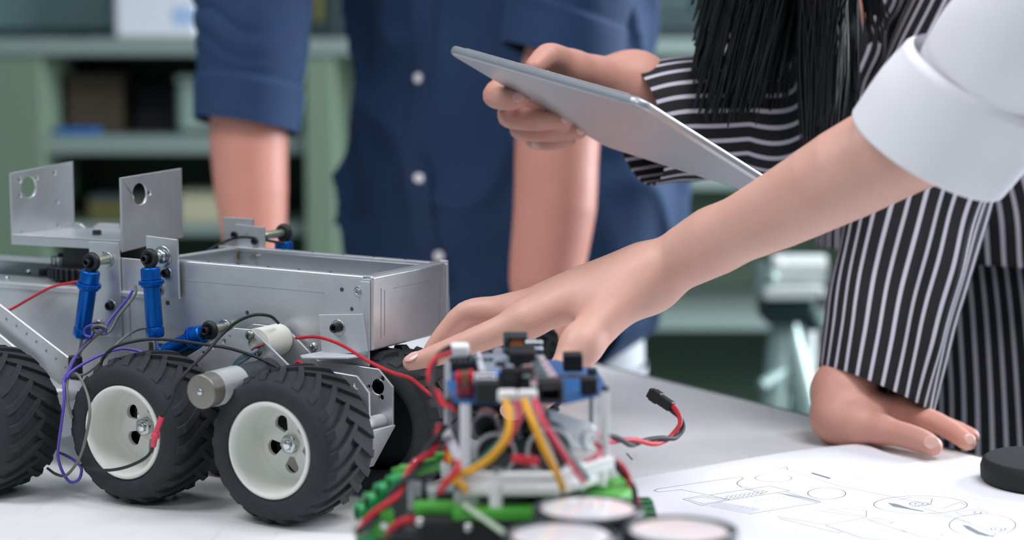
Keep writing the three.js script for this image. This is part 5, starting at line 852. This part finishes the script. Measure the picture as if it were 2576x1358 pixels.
  part('sleeve', clothTube([at(2202, 982, 1.652), at(2226, 860, 1.66), at(2252, 720, 1.672), at(2292, 560, 1.688), at(2330, 420, 1.70), at(2400, 200, 1.72), at(2480, 20, 1.74), shL.p.clone()], (s, q) => { const r = .0535 + .013 * Math.min(1, s * 2.2) + .0035 * fold(s, q, 8, 1.3, 4) * Math.min(1, s * 6) + .003 * Math.sin(q * 9) * Math.max(0, -Math.cos(q - 3.6)) * Math.min(1, s * 8); return [r * .74, r]; }, { n: 110, m: 96, ref: [-.25, 0, 1], circ: .377, inner: .06, tilt: (s, q) => -.0115 * Math.sin(q) * (1 - s) }));
  const wx = at(2470, 640, 1.95), tc = (x, y, d = 1.95) => at(x, y, d);
  part('jacket', clothTube([tc(2500, 640), tc(2490, 520), tc(2440, 330), tc(2380, 130), tc(2350, -60), tc(2340, -230, 1.9), tc(2338, -330, 1.88)], (s, q) => { const e = s > .82 ? 1 - (s - .82) / .18 * .62 : 1, r = (.168 + .02 * Math.cos(s * 5)) * e + .006 * fold(s, q, 9, 2.2, 5) + .004 * Math.sin(q * 5 + s * 6); return [r * .78, r * 1.0]; }, { n: 90, m: 140, ref: [-.6, 0, .8], circ: 1.001, inner: .05, tilt: (s, q) => -.03 * Math.sin(q) * (1 - s) }));
  part('skirt', clothTube([tc(2550, 1480, 1.98), tc(2545, 1250, 1.97), tc(2535, 980, 1.96), tc(2520, 760, 1.955), tc(2500, 590, 1.95)], (s, q) => { const r = .19 - .035 * s + .008 * Math.sin(q * 11 + 2 * s) * (1 - s * .5) + .004 * fold(s, q, 5, 2.4, 9); return [r * .74, r]; }, { n: 70, m: 200, ref: [-.6, 0, .8], circ: 1.04, inner: .04 }));
  // lapel panels in front of the chest
  { const pts = (x0, y0, x1, y1, w0, w1, d) => clothTube([tc(x0, y0, d), tc((x0 + x1) / 2 + 14, (y0 + y1) / 2, d - .004), tc(x1, y1, d)], (s, q) => [.006, w0 + (w1 - w0) * s + .003 * fold(s, q, 4, 1, 2)], { n: 40, m: 40, ref: [-.2, 0, 1], circ: .12, inner: 0 }); part('lapel', pts(2120, 400, 2330, -60, .02, .05, 1.80)); part('lapel', pts(2230, 420, 2420, -60, .016, .045, 1.80)); }
  // long hair: strands in locks
  const strands = []; const lock = (tx, ty, bx, by, wt, wb, d, n0, bend = 0, thick = .00062) => { const n = Math.round(n0 * 2.6); for (let i = 0; i < n; i++) { const u = rr(-1, 1), v = rr(-1, 1), e = rr(-.5, .07) * rr(0, 1), x0 = tx + u * wt, x1 = bx + u * wb + rr(-14, 14), y1 = by + e * (by - ty) - Math.abs(u) * 40 * rr(0, 1), dz = v * .018, m = rr(-26, 26); strands.push(tube([[x0, ty, d + dz], [x0 * .66 + x1 * .34 + bend + m, ty * .66 + y1 * .34, d + dz * .9 - .01], [x0 * .33 + x1 * .67 + bend * .6 - m * .5, ty * .33 + y1 * .67, d + dz * .7], [x1, y1, d + dz * .5]].map((p) => at(...p)), thick * rr(.7, 1.5), 10, 4)); } };
  lock(1990, -420, 1830, 300, 80, 80, 1.6, 95); lock(2030, -420, 1900, 270, 80, 70, 1.62, 80, -10); lock(2070, -420, 2060, 440, 85, 34, 1.6, 170, 6); lock(2080, -420, 2110, 300, 60, 40, 1.63, 70, 6); lock(2120, -420, 2200, 110, 40, 40, 1.66, 22, 20); lock(2030, -420, 1950, 150, 105, 110, 1.65, 150);
  lock(1960, -420, 1760, 210, 40, 18, 1.61, 34, -24);
  const hairM = phy({ color: 0x0b1015, roughness: .38, sheen: .2 });
  part('long_hair', mg(strands), hairM, 'long black hair hanging over the shoulder'); cap(hc, o, hairM, true);
  { const tr = [{ a: hc.H(0, .02, -.03), b: at(2030, -400, 1.68), ra: .09, rb: .06 }]; part('hair_fall', surface(limbField(tr, []), boundsOf(tr, .02), .01), hairM); }
  trousers(o, V3(.52, .82, -1.98), [V3(.44, 0, -2.0), V3(.6, 0, -1.96)], CL.blackCloth, M.black, .07);
}
// ----- man in the blue shirt -----
{
  const o = thing('person', 'person in a navy button shirt with rolled sleeves leaning on the table', 'person', [.02, 0, -2.5]);
  const flat = (wr, dir, s) => { // hand pressed on the table
    const f = A3(dir).clone().normalize(), r = V3(-f.z * s, 0, f.x * s), hp = (a, b, h, rad) => ({ p: V3(wr.p.x, TABLE, wr.p.z).addScaledVector(f, a).addScaledVector(r, b).add(V3(0, h, 0)), r: rad }); const T = [], Fg = [];
    for (const [i, b] of [[0, .027], [1, .009], [2, -.009], [3, -.026]]) { const m = hp(.075 - Math.abs(i - 1) * .004, b, .022, .0115); T.push(chain([wr, hp(.03, b * .8, .032, .016), m])); const L = [.075, .085, .078, .062][i]; Fg.push(chain([m, hp(.075 + L * .45, b * 1.25, .016, .0095), hp(.075 + L, b * 1.35, .0085, .0075)])); }
    T.push(chain([wr, hp(.02, .03, .028, .016)])); Fg.push(chain([hp(.02, .03, .026, .015), hp(.055, .055, .016, .0115), hp(.085, .066, .0095, .0085)])); return [T, Fg];
  };
  const D1 = 2.25, D2 = 2.1;
  const aL = [J(646, 752, D1, .031), J(642, 620, D1, .037), J(632, 480, D1, .044), J(626, 330, D1, .0475), J(632, 220, D1, .045)], aR = [J(1376, 815, D2, .03), J(1374, 700, D2, .042), J(1396, 520, D2, .0465), J(1402, 360, D2, .0475), J(1425, 200, D2, .047)];
  const sL = { p: V3(-.25, 1.36, -2.5), r: .05 }, sR = { p: V3(.2, 1.36, -2.5), r: .05 };
  const [tl, fL] = flat(aL[0], V3(-.35, 0, 1), -1), [trr, fR] = flat(aR[0], V3(-.6, 0, .6), 1);
  const A = [chain(aL), chain([aL[4], J(640, -80, D1 + .02, .044), J(660, -230, D1 + .07, .045), sL]), ...tl], B = [chain(aR), chain([aR[4], J(1446, -60, D2, .044), J(1462, -180, D2 + .05, .045), sR]), ...trr];
  const gA = surface(limbField(A, fL, .025, .008), boundsOf([...A, ...fL], .008), .005), gB = surface(limbField(B, fR, .025, .008), boundsOf([...B, ...fR], .008), .005);
  const hc = headAndCore(V3(-.05, 1.62, -2.42), V3(-.45, -.2, .8), V3(.0, .95, -2.52), sL.p, sR.p);
  skin(local([gA, gB, hc.g], o), 0xcc8f7e, o); face(o, hc); cap(hc, o, col(0x0f0d0d, .5), false);
  const part = (n, g, m = CL.navy, lab) => mesh(n, local([g], o)[0], m, o, lab);
  const roll = (s, q, z) => .0042 * Math.pow(Math.abs(Math.sin(s * 52 + 1.6 * Math.sin(q + z) + 4 * fold(s, q, 5, 1.1, z))), .6) * (1.1 + fold(s, q, 9, 1.4, z + 4)) * Math.max(0, Math.min(1, (s - .12) * 9));
  const cuff = (s) => (s < .105 ? .0045 : s < .115 ? .0045 * (1 - (s - .105) / .01) : 0);
  part('sleeve', clothTube([at(618, 318, D1), at(626, 200, D1), at(636, 60, D1), at(640, -80, D1 + .02), at(660, -230, D1 + .07), sL.p.clone()], (s, q) => { const r = .0605 + .011 * Math.sin(Math.min(1, s * 1.6) * 1.57) + cuff(s) + roll(s, q, 1) + .003 * fold(s, q, 6, 1.2, 2); return [r, r]; }, { n: 220, m: 84, inner: .06, tilt: (s, q) => .006 * Math.cos(q + 1) * (1 - s) }));
  part('sleeve', clothTube([at(1408, 158, D2), at(1424, 60, D2), at(1446, -60, D2), at(1460, -180, D2 + .05), sR.p.clone()], (s, q) => { const r = .066 + .01 * s + cuff(s) + roll(s, q, 4) + .004 * fold(s, q, 6, 1.4, 7); return [r * .9, r]; }, { n: 200, m: 84, inner: .06, tilt: (s, q) => -.012 * Math.sin(q) * (1 - s) }));
  // shirt body
  const d = 2.5, rows = [[1235, 905, 300], [1262, 740, 400], [1280, 560, 440], [1268, 430, 418], [1250, 200, 396], [1245, 0, 400], [1240, -250, 420], [1225, -420, 330], [1215, -520, 130]], hw = (y) => { for (let i = 0; i < rows.length - 1; i++) if (y <= rows[i][1] && y >= rows[i + 1][1]) { const t = (rows[i][1] - y) / (rows[i][1] - rows[i + 1][1]), e = t * t * (3 - 2 * t); return (rows[i][2] + (rows[i + 1][2] - rows[i][2]) * e) / F * d; } return .1; };
  const c = new THREE.CatmullRomCurve3(rows.map(([x, y]) => at(x, y, d)), false, 'centripetal'), yAt = (s) => { const p = c.getPointAt(s); return 679 - 0 + 0 * p.x + (EYE - p.y) / d * F - 552; };
  const shirt = part('shirt', clothTube(rows.map(([x, y]) => at(x, y, d)), (s, q) => { const y = yAt(s), r = hw(Math.max(-520, Math.min(905, y))) * 1.0, cr = (z, a, b, f) => Math.pow(1 - Math.abs(noise3(Math.cos(q) * f + s * a, s * b + z, Math.sin(q) * f)), 4), f = .012 * fold(s, q, 4, 1.4, 3) + .02 * cr(2, 3, 3.5, 1.7) + .014 * cr(7, -4, 5, 2.3) + .004 * fold(s, q, 14, 3, 8) - .012; return [r * .72 + f, r + f]; }, { n: 120, m: 160, ref: [-.34, 0, .94], inner: .05, circ: 1.3 }));
  const T = 0.0, pl = [[1066, -40], [1064, 80], [1058, 200], [1052, 330], [1050, 450], [1066, 560], [1096, 660], [1112, 730]].map(([x, y]) => hit(x, y, shirt)).filter(Boolean);
  if (pl.length > 3) {
    const P = [], I = [], cc = new THREE.CatmullRomCurve3(pl.map((h) => h.p.clone().addScaledVector(h.n, .0016))), cn = new THREE.CatmullRomCurve3(pl.map((h) => h.n)); const n = 60;
    for (let i = 0; i <= n; i++) { const p = cc.getPointAt(i / n), t = cc.getTangentAt(i / n), nn = cn.getPoint(i / n).normalize(), b = t.clone().cross(nn).normalize(); for (const [w, h] of [[-.0165, -.002], [-.0165, .0015], [0, .002], [.0165, .0015], [.0165, -.002]]) { const v = p.clone().addScaledVector(b, w).addScaledVector(nn, h).sub(o.position); P.push(v.x, v.y, v.z); } }
    for (let i = 0; i < n; i++) for (let j = 0; j < 4; j++) { const a = i * 5 + j, b = a + 5; I.push(a, b, a + 1, b, b + 1, a + 1); }
    const g = new THREE.BufferGeometry(); g.setIndex(I); g.setAttribute('position', new THREE.Float32BufferAttribute(P, 3)); g.computeVertexNormals(); mesh('placket', g, CL.navy, shirt);
  }
  for (const [x, y] of [[1058, 197], [1052, 452], [1106, 642], [1064, -60]]) { const h = hit(x, y, shirt); if (!h) continue; const p = h.p.clone().addScaledVector(h.n, .004).sub(o.position); mesh('button', lathe([[0, 0], [.0062, 0], [.0068, .0008], [.0064, .0022], [.0045, .0018], [0, .0016]], p, h.n, 24), phy({ color: 0xf4f1f4, roughness: .25 }), shirt, 'white shirt button'); }
  part('trousers', clothTube([V3(.02, .6, -2.5), V3(.02, .75, -2.5), V3(.01, .92, -2.5)], (s, q) => { const r = .16 + .004 * fold(s, q, 5, 2, 1); return [r * .72, r]; }, { n: 20, m: 60, ref: [-.34, 0, .94], circ: 1 }), CL.cream);
  trousers(o, V3(.02, .72, -2.5), [V3(-.1, 0, -2.55), V3(.14, 0, -2.42)], CL.cream, M.black, .09);
}
renderer.render(scene, camera);
